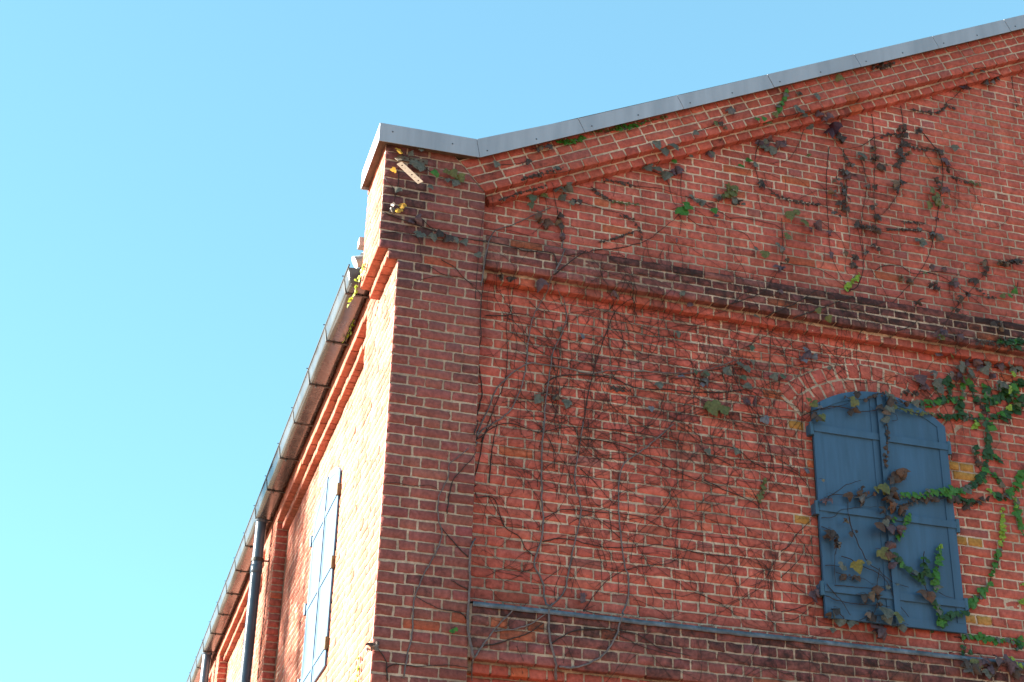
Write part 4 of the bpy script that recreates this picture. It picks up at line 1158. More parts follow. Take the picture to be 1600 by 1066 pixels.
VINE('long grey ivy stem climbing the main wall nearest the pier, kinked above the lower ledge',[(0.0075,[(1.075,-2.464),(1.052,-2.369),(1.021,-2.259),(1.013,-2.16),(1.009,-2.074),(1.015,-1.966),(0.998,-1.864),(0.952,-1.78),(0.965,-1.703),(0.994,-1.609),(0.999,-1.485),(0.989,-1.331),(0.986,-1.173),(0.986,-1.013),(0.993,-0.85)]),(0.005,[(0.998,-0.916),(1.001,-0.741),(1.017,-0.594),(1.034,-0.458),(1.045,-0.362),(1.101,-0.231),(1.125,-0.144),(1.131,-0.074),(1.111,0.021),(1.06,0.052)]),(0.003,[(0.951,-1.72),(0.89,-1.675),(0.858,-1.61),(0.767,-1.561),(0.72,-1.475),(0.657,-1.375)]),(0.003,[(1.001,-1.623),(1.099,-1.593),(1.206,-1.59),(1.343,-1.612),(1.497,-1.601),(1.747,-1.555),(1.872,-1.563),(2.03,-1.575),(2.277,-1.568)]),(0.0025,[(1.007,-1.477),(1.128,-1.407),(1.343,-1.394),(1.592,-1.386),(1.749,-1.437),(1.875,-1.453),(2.065,-1.46),(2.275,-1.45)]),(0.002,[(1.013,-1.863),(1.064,-1.819),(1.116,-1.761),(1.077,-1.659)]),(0.0035,[(1.017,-2.281),(1.115,-2.207),(1.203,-2.169),(1.365,-2.151),(1.543,-2.161),(1.692,-2.232),(1.872,-2.257)])],[('grey',0.065,[(0.967,-0.714),(1.14,-0.723)]),('dead',0.055,[(1.071,-0.685)])],[])
VINE('straighter long grey stem joining the kinked stem at the lower ledge',[(0.0055,[(1.004,-2.068),(1.089,-1.98),(1.14,-1.908),(1.169,-1.754),(1.198,-1.614),(1.235,-1.424),(1.227,-1.331),(1.195,-1.209),(1.21,-1.079),(1.232,-0.929),(1.248,-0.812)]),(0.004,[(1.22,-0.981),(1.238,-0.888),(1.262,-0.741),(1.287,-0.579),(1.325,-0.412),(1.37,-0.255),(1.415,-0.123),(1.468,0.011),(1.566,0.084)]),(0.002,[(1.089,-1.987),(1.081,-1.9),(1.131,-1.774)]),(0.003,[(1.248,-0.927),(1.406,-0.921),(1.565,-0.956),(1.693,-0.995),(1.852,-1.055),(2.045,-1.11),(2.287,-1.168)]),(0.0025,[(1.233,-1.124),(1.343,-1.221),(1.436,-1.319),(1.483,-1.329)]),(0.002,[(1.217,-0.948),(1.343,-1.044),(1.469,-1.107)])],[('blue',0.06,[(1.231,-0.235)]),('grey',0.04,[(1.084,-0.204)]),('purple',0.05,[(1.418,0.078)])],[])
VINE('long grey stem with one purple leaf sweeping up right from the lower ledge',[(0.006,[(1.077,-2.401),(1.189,-2.39),(1.32,-2.321),(1.409,-2.204),(1.454,-2.069),(1.525,-1.939),(1.534,-1.787),(1.512,-1.714),(1.49,-1.547),(1.475,-1.33),(1.484,-1.154),(1.517,-1.052),(1.629,-0.955),(1.727,-0.859),(1.843,-0.742)]),(0.0025,[(1.232,-2.05),(1.313,-1.933),(1.404,-1.817),(1.527,-1.735),(1.651,-1.697),(1.791,-1.665),(1.871,-1.625),(2.028,-1.637)]),(0.0025,[(1.232,-2.057),(1.335,-2.067),(1.425,-2.072)]),(0.002,[(1.424,-2.174),(1.572,-2.23),(1.721,-2.258),(1.886,-2.299)]),(0.002,[(1.497,-1.546),(1.343,-1.441),(1.22,-1.426)])],[('purple',0.065,[(1.269,-1.954)])],[])
VINE('tangled grey stems bunched in the corner between the pier and the main wall',[(0.005,[(0.544,-1.123),(0.592,-0.981),(0.698,-0.889),(0.781,-0.8),(0.839,-0.661),(0.872,-0.497),(0.883,-0.321),(0.903,-0.181),(0.927,-0.094),(0.982,0.026),(1.002,0.112)]),(0.005,[(0.553,-1.047),(0.647,-0.794),(0.691,-0.67),(0.786,-0.55),(0.884,-0.468),(0.984,-0.459),(1.122,-0.458),(1.287,-0.472),(1.44,-0.428),(1.633,-0.404),(1.907,-0.375),(2.067,-0.329),(2.339,-0.196)]),(0.004,[(0.53,-1.05),(0.586,-0.803),(0.594,-0.672),(0.546,-0.338),(0.549,-0.067),(0.57,0.243)]),(0.003,[(0.607,-1.042),(0.672,-0.816),(0.739,-0.611),(0.751,-0.396),(0.74,-0.208),(0.774,-0.079)]),(0.004,[(0.553,-1.37),(0.597,-1.148),(0.622,-1.001),(0.672,-0.897)]),(0.004,[(0.662,-1.296),(0.671,-1.106),(0.689,-0.959),(0.703,-0.892)]),(0.003,[(0.554,-1.416),(0.687,-1.386),(0.735,-1.488),(0.767,-1.561)]),(0.003,[(0.602,-0.177),(0.714,-0.158),(0.826,-0.125),(0.928,-0.143)])],[('purple',0.085,[(0.904,0.056)]),('dead',0.05,[(0.746,0.065),(0.696,0.067)])],[])
VINE('two long dark twigs running level across the main wall above its middle',[(0.004,[(0.998,-0.597),(1.048,-0.543),(1.135,-0.509),(1.287,-0.485),(1.44,-0.482),(1.542,-0.513),(1.632,-0.526),(1.8,-0.507),(2.062,-0.487),(2.329,-0.433)]),(0.003,[(0.554,-1.059),(0.675,-0.931),(0.771,-0.891),(0.869,-0.903),(0.967,-0.921),(1.139,-0.864),(1.413,-0.837),(1.615,-0.833),(1.793,-0.854),(1.921,-0.868)]),(0.0025,[(1.615,-0.833),(1.731,-0.724),(1.798,-0.581)]),(0.003,[(1.665,-0.918),(1.794,-0.794),(1.874,-0.677),(1.993,-0.579)])],[('grey',0.06,[(1.743,-0.502)]),('blue',0.04,[(1.683,-0.668)])],[('dead',0.03,[(1.429,-0.552),(1.486,-0.554),(1.569,-0.548)])])
VINE('blue grey leaf with fine twigs under the upper string course left of the shutters',[(0.002,[(1.441,-0.133),(1.584,-0.123),(1.728,-0.141),(1.888,-0.101)]),(0.002,[(1.757,-0.01),(1.754,-0.179),(1.673,-0.302),(1.608,-0.34)])],[('grey',0.07,[(1.882,-0.112)]),('grey',0.055,[(1.871,0.131)]),('purple',0.055,[(1.939,0.097)])],[])
VINE('grey leaf cluster halfway between the pier and the shutters',[(0.003,[(2.061,-0.48),(2.185,-0.468),(2.349,-0.423),(2.472,-0.469)]),(0.0025,[(2.065,-0.338),(2.141,-0.314),(2.255,-0.263),(2.358,-0.227)])],[('grey',0.075,[(2.299,-0.264),(2.336,-0.29),(2.215,-0.335)]),('bluegreen',0.065,[(2.32,-0.354)]),('grey',0.07,[(2.339,-0.419)]),('purple',0.065,[(2.338,-0.506),(2.409,-0.524)]),('grey',0.06,[(2.065,-0.372)]),('dead',0.06,[(2.063,-0.423)]),('blue',0.06,[(1.884,-0.422)]),('bluegreen',0.055,[(2.001,-0.371),(2.073,-0.376)]),('dead',0.06,[(2.062,-0.43)]),('blue',0.05,[(2.035,-0.453)]),('grey',0.06,[(2.216,-0.337)])],[])
VINE('pair of large dark olive leaves halfway between the pier and the shutters',[(0.002,[(2.059,-0.544),(2.132,-0.571),(2.219,-0.545),(2.345,-0.501)])],[('olive',0.11,[(2.096,-0.605)]),('olive',0.11,[(2.172,-0.619)])],[])
VINE('blue purple leaf tuft under the string course left above the shutters',[(0.002,[(2.547,0.002),(2.533,-0.147),(2.518,-0.32),(2.537,-0.433)]),(0.002,[(2.768,-0.188),(2.776,-0.266),(2.821,-0.364),(2.869,-0.409)]),(0.002,[(2.911,0.008),(2.996,-0.072),(3.07,-0.141),(3.013,-0.203)])],[('blue',0.065,[(2.78,-0.079),(2.838,-0.128)]),('purple',0.06,[(2.791,-0.113)]),('blue',0.065,[(2.762,-0.167)]),('purple',0.05,[(2.731,-0.142)]),('grey',0.035,[(2.958,-0.183)]),('bluegreen',0.065,[(2.402,-0.136)]),('grey',0.06,[(2.523,-0.326)]),('bluegreen',0.06,[(2.6,-0.305)])],[])
VINE('single pale blue leaf on the wall left of the upper shutter hinge',[(0.002,[(2.315,-0.62),(2.453,-0.606),(2.617,-0.575),(2.756,-0.58)])],[('blue',0.06,[(2.444,-0.641)]),('grey',0.05,[(2.267,-0.883),(2.059,-0.908)])],[])
VINE('pale blue leaf beside the left edge of the shutters at mid height',[(0.002,[(2.745,-0.35),(2.742,-0.505),(2.719,-0.763),(2.736,-0.885),(2.758,-1.089)])],[('blue',0.06,[(2.743,-0.952)])],[])
VINE('short upright chain of yellow olive leaves on the wall left of the shutters',[(0.002,[(2.397,-1.236),(2.427,-1.123),(2.45,-1.023)])],[],[('olive',0.034,[(2.399,-1.204),(2.428,-1.116),(2.451,-1.022)])])
VINE('long dark twig sloping down the wall to the left middle hinge of the shutters',[(0.003,[(2.049,-0.846),(2.256,-0.847),(2.411,-0.943),(2.609,-0.94),(2.728,-1.01),(2.763,-1.106)]),(0.003,[(2.041,-1.091),(2.16,-1.135),(2.279,-1.167),(2.374,-1.203),(2.433,-1.25)]),(0.003,[(2.536,-1.498),(2.591,-1.456),(2.65,-1.371),(2.707,-1.312),(2.755,-1.262)]),(0.0025,[(2.526,-1.669),(2.592,-1.602),(2.668,-1.516),(2.7,-1.426)]),(0.002,[(2.747,-1.385),(2.748,-1.515),(2.765,-1.59)]),(0.0025,[(2.514,-1.888),(2.602,-1.862),(2.72,-1.807),(2.752,-1.778)]),(0.002,[(2.511,-1.946),(2.608,-1.919),(2.718,-1.832)])],[('purple',0.085,[(2.738,-1.774)]),('grey',0.045,[(2.834,-1.978)])],[])
VINE('long brown vine crossing the shutters just below their arched top',[(0.004,[(2.732,-0.558),(2.913,-0.486),(2.99,-0.481),(3.13,-0.492),(3.302,-0.441)]),(0.0025,[(2.834,-0.517),(2.938,-0.489),(3.044,-0.44)]),(0.002,[(3.345,-0.524),(3.384,-0.514),(3.383,-0.476),(3.355,-0.47)])],[('olive',0.08,[(3.069,-0.459)]),('dead',0.07,[(3.087,-0.391),(3.069,-0.501)]),('blue',0.055,[(2.817,-0.52)]),('olive',0.065,[(2.769,-0.511)]),('dead',0.075,[(2.787,-0.598)]),('olive',0.075,[(2.814,-0.609)])],[])
VINE('chain of curled grey brown leaves draped over the top of the shutters',[(0.003,[(3.166,-0.399),(3.231,-0.36),(3.31,-0.334),(3.346,-0.357),(3.449,-0.385)]),(0.002,[(3.02,-0.397),(3.075,-0.408),(3.106,-0.374)])],[('grey',0.065,[(3.329,-0.373),(3.311,-0.356)]),('dead',0.075,[(3.322,-0.398),(3.286,-0.479)]),('grey',0.07,[(3.302,-0.463)])],[('dead',0.034,[(3.155,-0.406),(3.224,-0.369),(3.313,-0.339)]),('dead',0.032,[(3.338,-0.378),(3.395,-0.384),(3.479,-0.395)]),('dead',0.026,[(3.013,-0.403),(3.05,-0.415)])])
VINE('dried vine running down the joint between the two shutter leaves with brown leaf clumps',[(0.003,[(3.303,-0.516),(3.307,-0.582),(3.306,-0.638),(3.288,-0.734),(3.28,-0.827),(3.278,-0.901),(3.259,-1.013),(3.26,-1.103),(3.241,-1.213)]),(0.003,[(3.24,-1.221),(3.242,-1.3),(3.263,-1.368),(3.241,-1.458),(3.23,-1.537),(3.237,-1.605)])],[('grey',0.06,[(3.285,-0.546)]),('brown',0.08,[(3.326,-0.915),(3.359,-0.911)]),('dead',0.08,[(3.285,-0.962),(3.303,-0.969)]),('olive',0.085,[(3.227,-1.036),(3.249,-1.048)]),('dead',0.07,[(3.267,-1.055),(3.273,-1.094),(3.252,-1.12)]),('brown',0.08,[(3.331,-1.158),(3.295,-1.154)]),('dead',0.065,[(3.228,-1.181),(3.233,-1.224),(3.358,-1.168)]),('brown',0.1,[(3.189,-1.308)]),('purple',0.105,[(3.272,-1.305)]),('grey',0.06,[(3.22,-1.265)]),('purple',0.08,[(3.248,-1.411)]),('olive',0.09,[(3.167,-1.477)]),('brown',0.075,[(3.229,-1.474),(3.197,-1.478)]),('purple',0.065,[(3.222,-1.544)])],[('dead',0.034,[(3.294,-0.551),(3.299,-0.597),(3.305,-0.662)]),('dead',0.032,[(3.288,-0.692),(3.28,-0.758),(3.268,-0.834),(3.269,-0.884)])])
VINE('twig with dark dangling leaves crossing the left shutter leaf at its middle strap',[(0.003,[(2.825,-1.16),(2.865,-1.11),(2.939,-1.096),(3.04,-1.087),(3.113,-1.095),(3.19,-1.049)]),(0.0025,[(2.846,-1.121),(2.913,-1.077),(2.981,-1.023),(3.086,-0.977)]),(0.002,[(2.79,-1.27),(2.882,-1.25),(2.931,-1.199),(3.071,-1.163),(3.182,-1.144)]),(0.002,[(2.981,-1.139),(2.979,-1.228),(2.984,-1.281)])],[('dead',0.08,[(2.993,-1.118),(3.094,-1.113)]),('dead',0.06,[(3.062,-1.082)]),('purple',0.055,[(2.847,-1.159),(2.824,-1.162)]),('grey',0.03,[(2.791,-1.031)])],[('brown',0.034,[(3.053,-1.076),(3.109,-1.069),(3.179,-1.055)])])
VINE('bare twigs with a few curled leaves criss-crossing the lower left shutter leaf',[(0.0035,[(2.975,-1.219),(2.995,-1.313),(3.017,-1.381),(3.047,-1.455),(3.09,-1.528),(3.163,-1.571),(3.213,-1.616),(3.265,-1.645),(3.355,-1.656)]),(0.003,[(2.908,-1.507),(2.97,-1.516),(3.012,-1.546),(3.074,-1.564),(3.178,-1.603),(3.219,-1.659),(3.247,-1.74),(3.304,-1.81),(3.336,-1.849)]),(0.0025,[(2.787,-1.327),(2.848,-1.349),(2.889,-1.405),(2.862,-1.521),(2.857,-1.59),(2.854,-1.692)]),(0.003,[(2.796,-1.699),(2.845,-1.752),(2.894,-1.805),(2.941,-1.883)]),(0.003,[(2.782,-1.776),(2.877,-1.799),(2.983,-1.804),(3.099,-1.799),(3.215,-1.795)]),(0.0025,[(3.165,-1.553),(3.135,-1.685),(3.139,-1.744),(3.093,-1.867)]),(0.0025,[(2.796,-1.58),(2.858,-1.573),(2.929,-1.581)]),(0.0025,[(2.849,-1.701),(2.965,-1.696),(3.108,-1.688),(3.265,-1.645)]),(0.002,[(2.864,-1.615),(2.96,-1.637),(3.05,-1.635),(3.11,-1.671)])],[('dead',0.06,[(2.835,-1.392),(2.849,-1.377),(2.881,-1.425),(2.876,-1.443)]),('dead',0.04,[(2.969,-1.282),(2.989,-1.368)]),('yellowolive',0.085,[(2.988,-1.58)]),('grey',0.055,[(2.892,-1.587),(2.922,-1.596)]),('brown',0.07,[(3.114,-1.707)]),('dead',0.085,[(3.034,-1.775)]),('dead',0.06,[(3.089,-1.755)]),('grey',0.035,[(3.196,-1.683),(3.264,-1.665),(3.074,-1.541)])],[('dead',0.034,[(2.888,-1.637),(2.954,-1.64),(3.03,-1.637)]),('dead',0.03,[(3.115,-1.803),(3.186,-1.803)])])
VINE('grey brown leaves hanging along the bottom edge of the shutters and onto the wall below',[(0.0025,[(2.837,-1.87),(2.896,-1.897),(2.975,-1.913),(3.084,-1.868),(3.201,-1.855),(3.261,-1.882),(3.331,-1.9)]),(0.002,[(3.135,-1.896),(3.179,-1.933)])],[('dead',0.085,[(2.826,-1.882)]),('grey',0.1,[(2.881,-1.907)]),('dead',0.07,[(3.063,-1.879)]),('grey',0.1,[(3.183,-1.864)]),('olive',0.1,[(3.244,-1.888)]),('grey',0.08,[(2.954,-1.924),(3.287,-1.913)]),('purple',0.105,[(3.163,-1.939),(3.175,-1.962)]),('purple',0.08,[(3.14,-1.954)])],[])
VINE('bright green upright ivy shoot on the lower right shutter leaf',[(0.003,[(3.603,-1.342),(3.586,-1.441),(3.562,-1.557),(3.54,-1.671)])],[],[('green',0.05,[(3.53,-1.682),(3.552,-1.562),(3.579,-1.446),(3.598,-1.346)]),('lime',0.03,[(3.591,-1.387),(3.601,-1.34)])])
VINE('dark green ivy climbing beside the bright shoot on the right shutter leaf',[(0.003,[(3.275,-1.444),(3.306,-1.497),(3.36,-1.547),(3.428,-1.584),(3.465,-1.624),(3.488,-1.688),(3.541,-1.749),(3.546,-1.815),(3.551,-1.88)]),(0.003,[(3.487,-1.407),(3.474,-1.477),(3.485,-1.543),(3.457,-1.592),(3.464,-1.635)]),(0.002,[(3.562,-1.663),(3.607,-1.686),(3.66,-1.691)])],[('brown',0.09,[(3.452,-1.707),(3.481,-1.715)])],[('darkgreen',0.045,[(3.268,-1.449),(3.343,-1.542),(3.421,-1.588),(3.458,-1.634)]),('darkgreen',0.05,[(3.47,-1.453),(3.483,-1.536),(3.45,-1.596),(3.462,-1.651)]),('green',0.05,[(3.502,-1.724),(3.542,-1.786),(3.543,-1.89)]),('darkgreen',0.045,[(3.524,-1.732),(3.558,-1.861),(3.517,-1.909)])])
VINE('small bright green shoot leaning right from the shutter joint',[(0.0025,[(3.296,-1.351),(3.336,-1.3),(3.378,-1.237),(3.424,-1.159)])],[],[('green',0.042,[(3.288,-1.361),(3.335,-1.304),(3.378,-1.235),(3.417,-1.164)]),('green',0.035,[(3.282,-1.242),(3.315,-1.209)])])
VINE('long bright green ivy shoot curving up the wall from the lower right hinge',[(0.0035,[(3.551,-1.88),(3.591,-1.832),(3.678,-1.8),(3.741,-1.771),(3.831,-1.699),(3.893,-1.636),(3.957,-1.561),(3.99,-1.488),(4.046,-1.389),(4.082,-1.304),(4.107,-1.207),(4.123,-1.098),(4.134,-1.001)])],[],[('darkgreen',0.042,[(3.558,-1.861),(3.609,-1.822),(3.683,-1.798),(3.733,-1.776)]),('green',0.056,[(3.748,-1.752),(3.851,-1.673),(3.921,-1.597),(3.969,-1.552)]),('green',0.056,[(3.982,-1.499),(4.038,-1.394),(4.075,-1.297)]),('lime',0.038,[(4.078,-1.273),(4.106,-1.164),(4.12,-1.067),(4.126,-1.007)])])
VINE('low green ivy strip trailing right from below the shutters',[(0.003,[(3.677,-1.921),(3.877,-1.916),(3.998,-1.909),(4.171,-1.902)]),(0.002,[(3.71,-1.912),(3.751,-1.974),(3.698,-2.069)]),(0.002,[(4.131,-1.912),(4.1,-1.959)])],[],[('green',0.036,[(3.732,-1.919),(3.87,-1.912),(3.99,-1.913),(4.164,-1.903)]),('darkgreen',0.034,[(4.075,-1.91),(4.134,-1.926),(4.092,-1.969)]),('darkgreen',0.03,[(3.708,-1.97),(3.741,-2.0),(3.691,-2.068)])])
VINE('purple brown leaf heap with bright green tip on the lower ledge',[(0.003,[(3.666,-2.142),(3.786,-2.119),(3.907,-2.097),(4.021,-2.128)]),(0.0025,[(3.935,-2.061),(4.003,-2.087),(4.073,-2.112)])],[('dead',0.09,[(3.671,-2.155),(3.692,-2.169)]),('olive',0.085,[(3.714,-2.129)]),('purple',0.09,[(3.766,-2.135),(3.816,-2.114),(3.83,-2.144)]),('grey',0.09,[(3.796,-2.18)]),('purple',0.095,[(3.887,-2.106),(3.944,-2.128),(3.991,-2.123),(3.934,-2.112)]),('dead',0.09,[(3.964,-2.152),(3.882,-2.15),(4.0,-2.149)])],[('lime',0.038,[(3.933,-2.065),(3.995,-2.085),(4.065,-2.116)])])
VINE('thick green ivy branch sweeping down the wall and across the right shutter leaf',[(0.005,[(4.114,-0.119),(4.112,-0.228),(4.101,-0.315),(4.101,-0.4),(4.087,-0.518),(4.079,-0.624),(4.051,-0.721),(4.014,-0.808),(3.952,-0.877),(3.863,-0.919),(3.709,-0.982),(3.583,-0.994),(3.456,-1.04),(3.353,-1.049),(3.307,-0.996)]),(0.003,[(3.986,-0.595),(3.981,-0.679),(3.998,-0.759)]),(0.003,[(4.086,-0.654),(4.139,-0.657),(4.178,-0.688)]),(0.003,[(4.073,-0.759),(4.122,-0.793),(4.153,-0.84),(4.156,-0.901)]),(0.003,[(4.031,-0.4),(4.001,-0.467)])],[],[('darkgreen',0.048,[(4.107,-0.12),(4.104,-0.234),(4.095,-0.332)]),('darkgreen',0.058,[(4.097,-0.374),(4.079,-0.524),(4.071,-0.63),(4.05,-0.715)]),('darkgreen',0.056,[(4.05,-0.715),(4.006,-0.814),(3.934,-0.884),(3.844,-0.932)]),('green',0.044,[(3.844,-0.932),(3.691,-0.984),(3.576,-1.004),(3.449,-1.046),(3.346,-1.059)]),('darkgreen',0.045,[(3.978,-0.601),(3.971,-0.664)]),('dead',0.04,[(3.98,-0.673),(3.987,-0.755)]),('darkgreen',0.034,[(4.084,-0.659),(4.131,-0.663),(4.17,-0.693)]),('darkgreen',0.036,[(4.076,-0.763),(4.114,-0.799),(4.146,-0.866)]),('lime',0.04,[(4.012,-0.408),(3.988,-0.474)])])
VINE("dark green ivy runner following the shutters' arch at their upper right",[(0.004,[(4.1,-0.368),(3.968,-0.382),(3.827,-0.398),(3.641,-0.44),(3.515,-0.443),(3.401,-0.429),(3.318,-0.426)])],[],[('darkgreen',0.042,[(4.07,-0.378),(3.96,-0.392),(3.819,-0.406),(3.712,-0.415)]),('olive',0.034,[(3.712,-0.415),(3.529,-0.446),(3.415,-0.437),(3.322,-0.43)])])
VINE('grey green ivy runner just above the arch of the shutters',[(0.003,[(3.906,-0.269),(3.808,-0.284),(3.686,-0.324),(3.578,-0.34),(3.448,-0.375)]),(0.003,[(3.859,-0.115),(3.85,-0.192),(3.825,-0.271)])],[('purple',0.08,[(3.621,-0.171),(3.633,-0.207)]),('grey',0.08,[(3.73,-0.197),(3.749,-0.221),(3.71,-0.19)])],[('darkgreen',0.048,[(3.883,-0.273),(3.8,-0.291),(3.678,-0.33),(3.504,-0.382)]),('darkgreen',0.05,[(3.847,-0.155),(3.83,-0.265)]),('darkgreen',0.05,[(3.715,-0.186),(3.769,-0.183),(3.827,-0.142)]),('dead',0.034,[(3.45,-0.28),(3.525,-0.274),(3.611,-0.255)])])
VINE('bright green ivy shoot rising from the arch runner up to the string course',[(0.0035,[(3.957,-0.111),(3.924,-0.256),(3.897,-0.345),(3.925,-0.383)])],[('purple',0.075,[(3.908,-0.1),(3.842,-0.11)]),('grey',0.09,[(3.936,-0.052),(3.994,-0.065)]),('dead',0.06,[(3.855,-0.097),(3.723,-0.112)])],[('green',0.05,[(3.956,-0.106),(3.929,-0.196),(3.916,-0.262)]),('darkgreen',0.056,[(3.909,-0.274),(3.89,-0.352),(3.906,-0.402)])])
VINE('dark green ivy shoot leaning left above the big branch',[(0.003,[(4.0,-0.115),(4.012,-0.2),(4.038,-0.249),(4.077,-0.286),(4.1,-0.326)])],[],[('darkgreen',0.046,[(3.992,-0.122),(4.003,-0.196),(4.031,-0.256)]),('dead',0.038,[(4.031,-0.256),(4.069,-0.298),(4.09,-0.343)])])
VINE('bushy dark green ivy clump with lime tips at the right edge under the string course',[(0.004,[(4.105,-0.368),(4.188,-0.355),(4.244,-0.347),(4.307,-0.284),(4.382,-0.219),(4.405,-0.183)]),(0.003,[(4.137,-0.245),(4.208,-0.202),(4.281,-0.148),(4.333,-0.085),(4.331,-0.02)])],[('grey',0.07,[(4.221,-0.127),(4.198,-0.142),(4.362,0.032),(4.337,0.038)]),('lime',0.06,[(4.289,-0.16),(4.329,-0.023),(4.256,-0.284)]),('olive',0.06,[(4.32,-0.252),(4.297,-0.224)])],[('darkgreen',0.055,[(4.114,-0.371),(4.181,-0.356),(4.248,-0.341)]),('darkgreen',0.055,[(4.211,-0.378),(4.253,-0.308),(4.37,-0.248),(4.397,-0.19)]),('darkgreen',0.055,[(4.141,-0.245),(4.212,-0.202),(4.273,-0.154)]),('darkgreen',0.06,[(4.242,-0.137),(4.306,-0.149),(4.382,-0.083),(4.411,-0.09)]),('green',0.055,[(4.263,-0.145),(4.305,-0.16),(4.31,-0.203)]),('darkgreen',0.05,[(4.278,-0.197),(4.343,-0.209),(4.394,-0.158)]),('darkgreen',0.05,[(4.211,-0.121),(4.264,-0.134),(4.362,-0.065),(4.411,-0.068)])])
VINE('dark green ivy shoot curling up to the right picture edge right of the shutters',[(0.0035,[(4.051,-0.889),(4.084,-0.92),(4.168,-0.93),(4.226,-0.892),(4.28,-0.813),(4.333,-0.713)])],[],[('lime',0.036,[(4.044,-0.89),(4.061,-0.923)]),('darkgreen',0.05,[(4.066,-0.927),(4.16,-0.937),(4.219,-0.892)]),('green',0.058,[(4.207,-0.904),(4.265,-0.83),(4.325,-0.719)])])
VINE('light green ivy shoot hanging at the right picture edge beside the curling dark shoot',[(0.003,[(4.243,-0.915),(4.244,-1.001)]),(0.003,[(4.244,-0.927),(4.247,-1.047),(4.263,-1.188)])],[],[('lime',0.04,[(4.235,-0.92),(4.234,-1.006)]),('green',0.05,[(4.234,-0.945),(4.237,-1.064),(4.256,-1.204)])])
VINE('grey brown dull leaved ivy runner across the right shutter leaf at mid height',[(0.003,[(3.326,-1.126),(3.42,-1.089),(3.527,-1.041),(3.641,-1.031),(3.705,-1.012),(3.854,-1.001),(3.894,-1.016),(3.96,-0.987),(4.027,-0.958)])],[],[('dead',0.04,[(3.329,-1.13),(3.413,-1.095),(3.52,-1.046),(3.633,-1.041)]),('dead',0.045,[(3.675,-1.036),(3.804,-1.007),(3.886,-1.021),(3.974,-0.985),(4.025,-0.961)]),('darkgreen',0.036,[(3.708,-1.021),(3.848,-0.991),(3.93,-1.006)])])
VINE('small yellow green leaf tips at the right picture edge near the lower hinge',[(0.002,[(4.223,-1.519),(4.193,-1.52)]),(0.002,[(4.207,-1.635),(4.169,-1.625)])],[],[('lime',0.03,[(4.215,-1.526),(4.182,-1.525)]),('lime',0.03,[(4.199,-1.639),(4.159,-1.63)])])

# fine dried tendrils webbing the walls: nobody could count them
wb = MB(); random.seed(21)
def in_wall(x, z): return .56 < x < 4.9 and -2.5 < z < band_z(x) - .1
def walker(x, z, a, L, r, turn=.35):
    r *= .88
    pts = []; n = int(L / .03); k = random.gauss(0, .08)
    for i in range(n):
        pts.append((x, z)); a += random.gauss(k, turn * .45); x += .03 * math.cos(a); z += .03 * math.sin(a)
        if not in_wall(x, z): break
        if SH['x0'] - .01 < x < SH['x1'] + .01 and SH['z0'] < z < SH['za']: break
    if len(pts) < 4: return
    P3 = [(x_, wall_y(x_, z_) - r - .003, z_) for x_, z_ in pts]
    m_ = len(P3)
    wb.tube(P3, [r * (1 - .6 * i / m_) for i in range(m_)], 4, cap=False)
    for i in range(2, m_, 3):
        if random.random() < .5:
            xx, yy, zz = P3[i]; b = a + random.choice((-1, 1)) * random.uniform(.6, 1.5); l = random.uniform(.02, .09)
            wb.tube([(xx, yy, zz), (xx + l * .5 * math.cos(b), yy - .002, zz + l * .5 * math.sin(b)), (xx + l * math.cos(b + .3), yy, zz + l * math.sin(b + .3))], [r * .6, r * .5, r * .3], 4, cap=False)
for i in range(190):                       # dense net under the upper string course and left of the shutters
    walker(random.uniform(.7, 2.75), random.uniform(-.9, .04), random.choice((0, math.pi, -1.57, 1.2, 2.2, -.4)) + random.gauss(0, .4), random.uniform(.3, 1.0), random.uniform(.0014, .0024))
for i in range(85):
    walker(random.uniform(1.5, 2.8), random.uniform(-1.0, 0.03), random.uniform(0, 6.28), random.uniform(.3, 1.0), random.uniform(.0014, .0024))
for i in range(230):
    walker(random.uniform(.65, 2.8), random.uniform(-2.0, -.8), random.choice((0, 3.14, 1.2, 1.9)) + random.gauss(0, .35), random.uniform(.3, .9), random.uniform(.0013, .0022))
for i in range(60):
    walker(random.uniform(2.6, 4.3), random.uniform(-.3, .05), random.uniform(0, 6.28), random.uniform(.3, .8), random.uniform(.0014, .0022))
for i in range(50):
    walker(random.uniform(.8, 4.5), random.uniform(.4, 1.7), random.choice((1.57, -1.57, .2, 2.9)) + random.gauss(0, .4), random.uniform(.2, .7), random.uniform(.0012, .002))
for i in range(60):
    walker(random.uniform(1.2, 4.4), random.uniform(.12, .34), random.choice((0, 3.1)) + random.gauss(0, .4), random.uniform(.2, .7), random.uniform(.0012, .0022))
for i in range(60):
    walker(random.uniform(.7, 4.2), random.uniform(-2.4, -2.06), random.uniform(0, 6.28), random.uniform(.2, .6), random.uniform(.0013, .0022))
wo_ = wb.build("dried_tendrils", TWIG)
tag(wo_, "web of fine dried ivy tendrils clinging to the brick walls", "tendrils", None, "stuff")

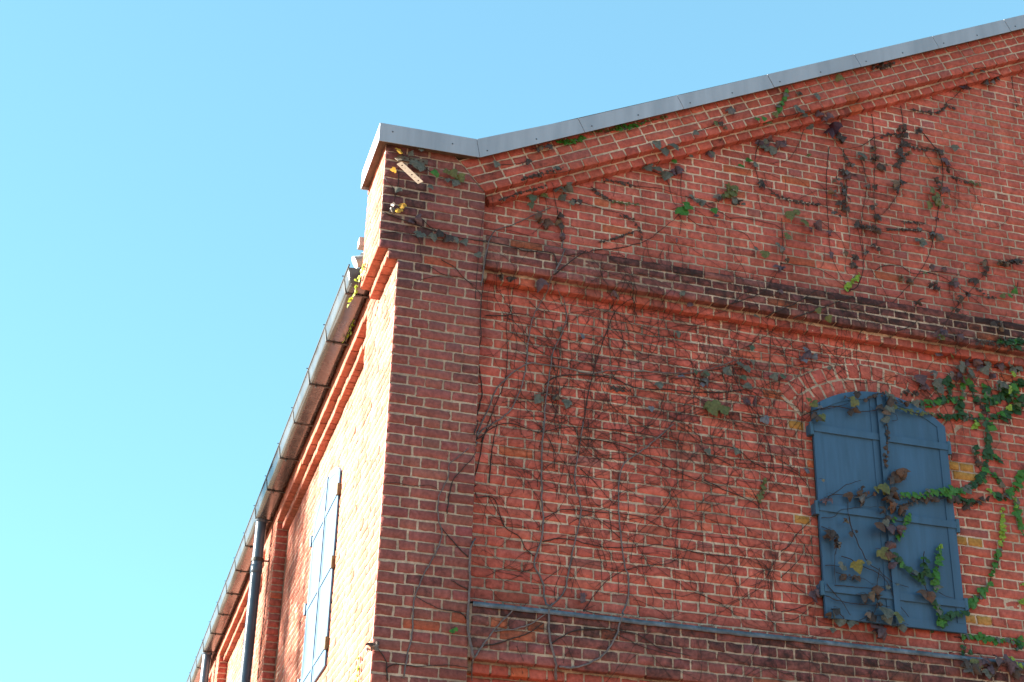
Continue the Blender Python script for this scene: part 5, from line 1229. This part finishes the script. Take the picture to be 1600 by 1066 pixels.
# sunlit sprigs on the side wall
def sprig(label, pts, size, tone, out=Vector((-1, 0, 0))):
    root = empty("ivy_sprig", (pts[0][0], pts[0][1], pts[0][2] + ZO))
    tag(root, label, "ivy", "sunlit ivy sprigs on the side wall")
    st = MB(); st.tube(pts, .0025, 5); sub(st, "stem", STEM, root)
    lv = Leaves()
    for (a, b) in zip(pts[:-1], pts[1:]):
        a, b = Vector(a), Vector(b); n = max(2, int((b - a).length / (size * .5)))
        for i in range(n):
            q = a.lerp(b, i / n) + Vector((random.uniform(-.02, 0), random.gauss(0, size * .35), random.gauss(0, size * .3)))
            lv.leaf(q, size * random.uniform(.7, 1.1), TONES[tone], out=out, curl=.3, spin=random.gauss(0, .7), pitch=random.uniform(0, .6), yaw=random.gauss(0, .4), lobed=False)
    lv.build("foliage", root)
sprig("yellow green ivy sprig hanging in the sun past the gutter's near end", [(-.135, .36, .21), (-.14, .50, .185), (-.145, .60, .125), (-.165, .72, .09)], .032, "lime")
sprig("yellow ivy sprig tucked in the shade under the gutter", [(-.02, 1.35, .309), (-.022, 1.52, .325), (-.03, 1.67, .30)], .03, "lime")
sprig("tiny yellow green sprig low on the sunlit side wall near the corner", [(-.008, .279, -2.375), (-.01, .268, -2.459), (-.012, .264, -2.56)], .026, "lime")

# columnar tree standing to the west; its crown shades part of the side wall
tc_ = Vector((0.0, 4.72, -1.2)) + SUN * (24.0 / math.hypot(SUN.x, SUN.y))
TR = empty("columnar_tree", (tc_.x, tc_.y, 0))
tag(TR, "tall narrow leafy tree standing apart to the left of the warehouse", "tree")
tk = MB(); htop = tc_.z + 2.4
tk.tube([(tc_.x, tc_.y, -ZO), (tc_.x + .05, tc_.y, -ZO + 3), (tc_.x - .03, tc_.y + .03, tc_.z - 1), (tc_.x, tc_.y, htop)], [.24, .19, .11, .02], 10)
random.seed(5)
lvt = Leaves(); zlo = -ZO + 2.2
clumps = []
for i in range(300):
    f = random.random(); z = zlo + (htop - zlo) * f
    R = 1.45 * min(1, .45 + f * 1.6) * min(1, (1 - f) * 3.2 + .12)
    a = random.uniform(0, 6.28); rr = R * math.sqrt(random.random())
    q = Vector((tc_.x + rr * math.cos(a), tc_.y + rr * math.sin(a), z))
    clumps.append(q)
    if i % 4 == 0: tk.tube([(tc_.x, tc_.y, z - .5), ((tc_.x + q.x) / 2, (tc_.y + q.y) / 2, z - .2), tuple(q)], [.03, .02, .006], 5, cap=False)
for q in clumps:
    for k in range(22):
        p = q + Vector((random.gauss(0, .19), random.gauss(0, .19), random.gauss(0, .24)))
        od = Vector((random.gauss(0, 1), random.gauss(0, 1), random.gauss(.3, .6))).normalized()
        dn_ = od.cross(Vector((random.gauss(0, 1), random.gauss(0, 1), random.gauss(0, 1)))).normalized()
        lvt.leaf(p, random.uniform(.09, .16), (.05, .10, .025), out=od, down=dn_, lobed=False, curl=.2, pitch=0)
sub(tk, "trunk", BARK, TR)
lvt.build("crown", TR)
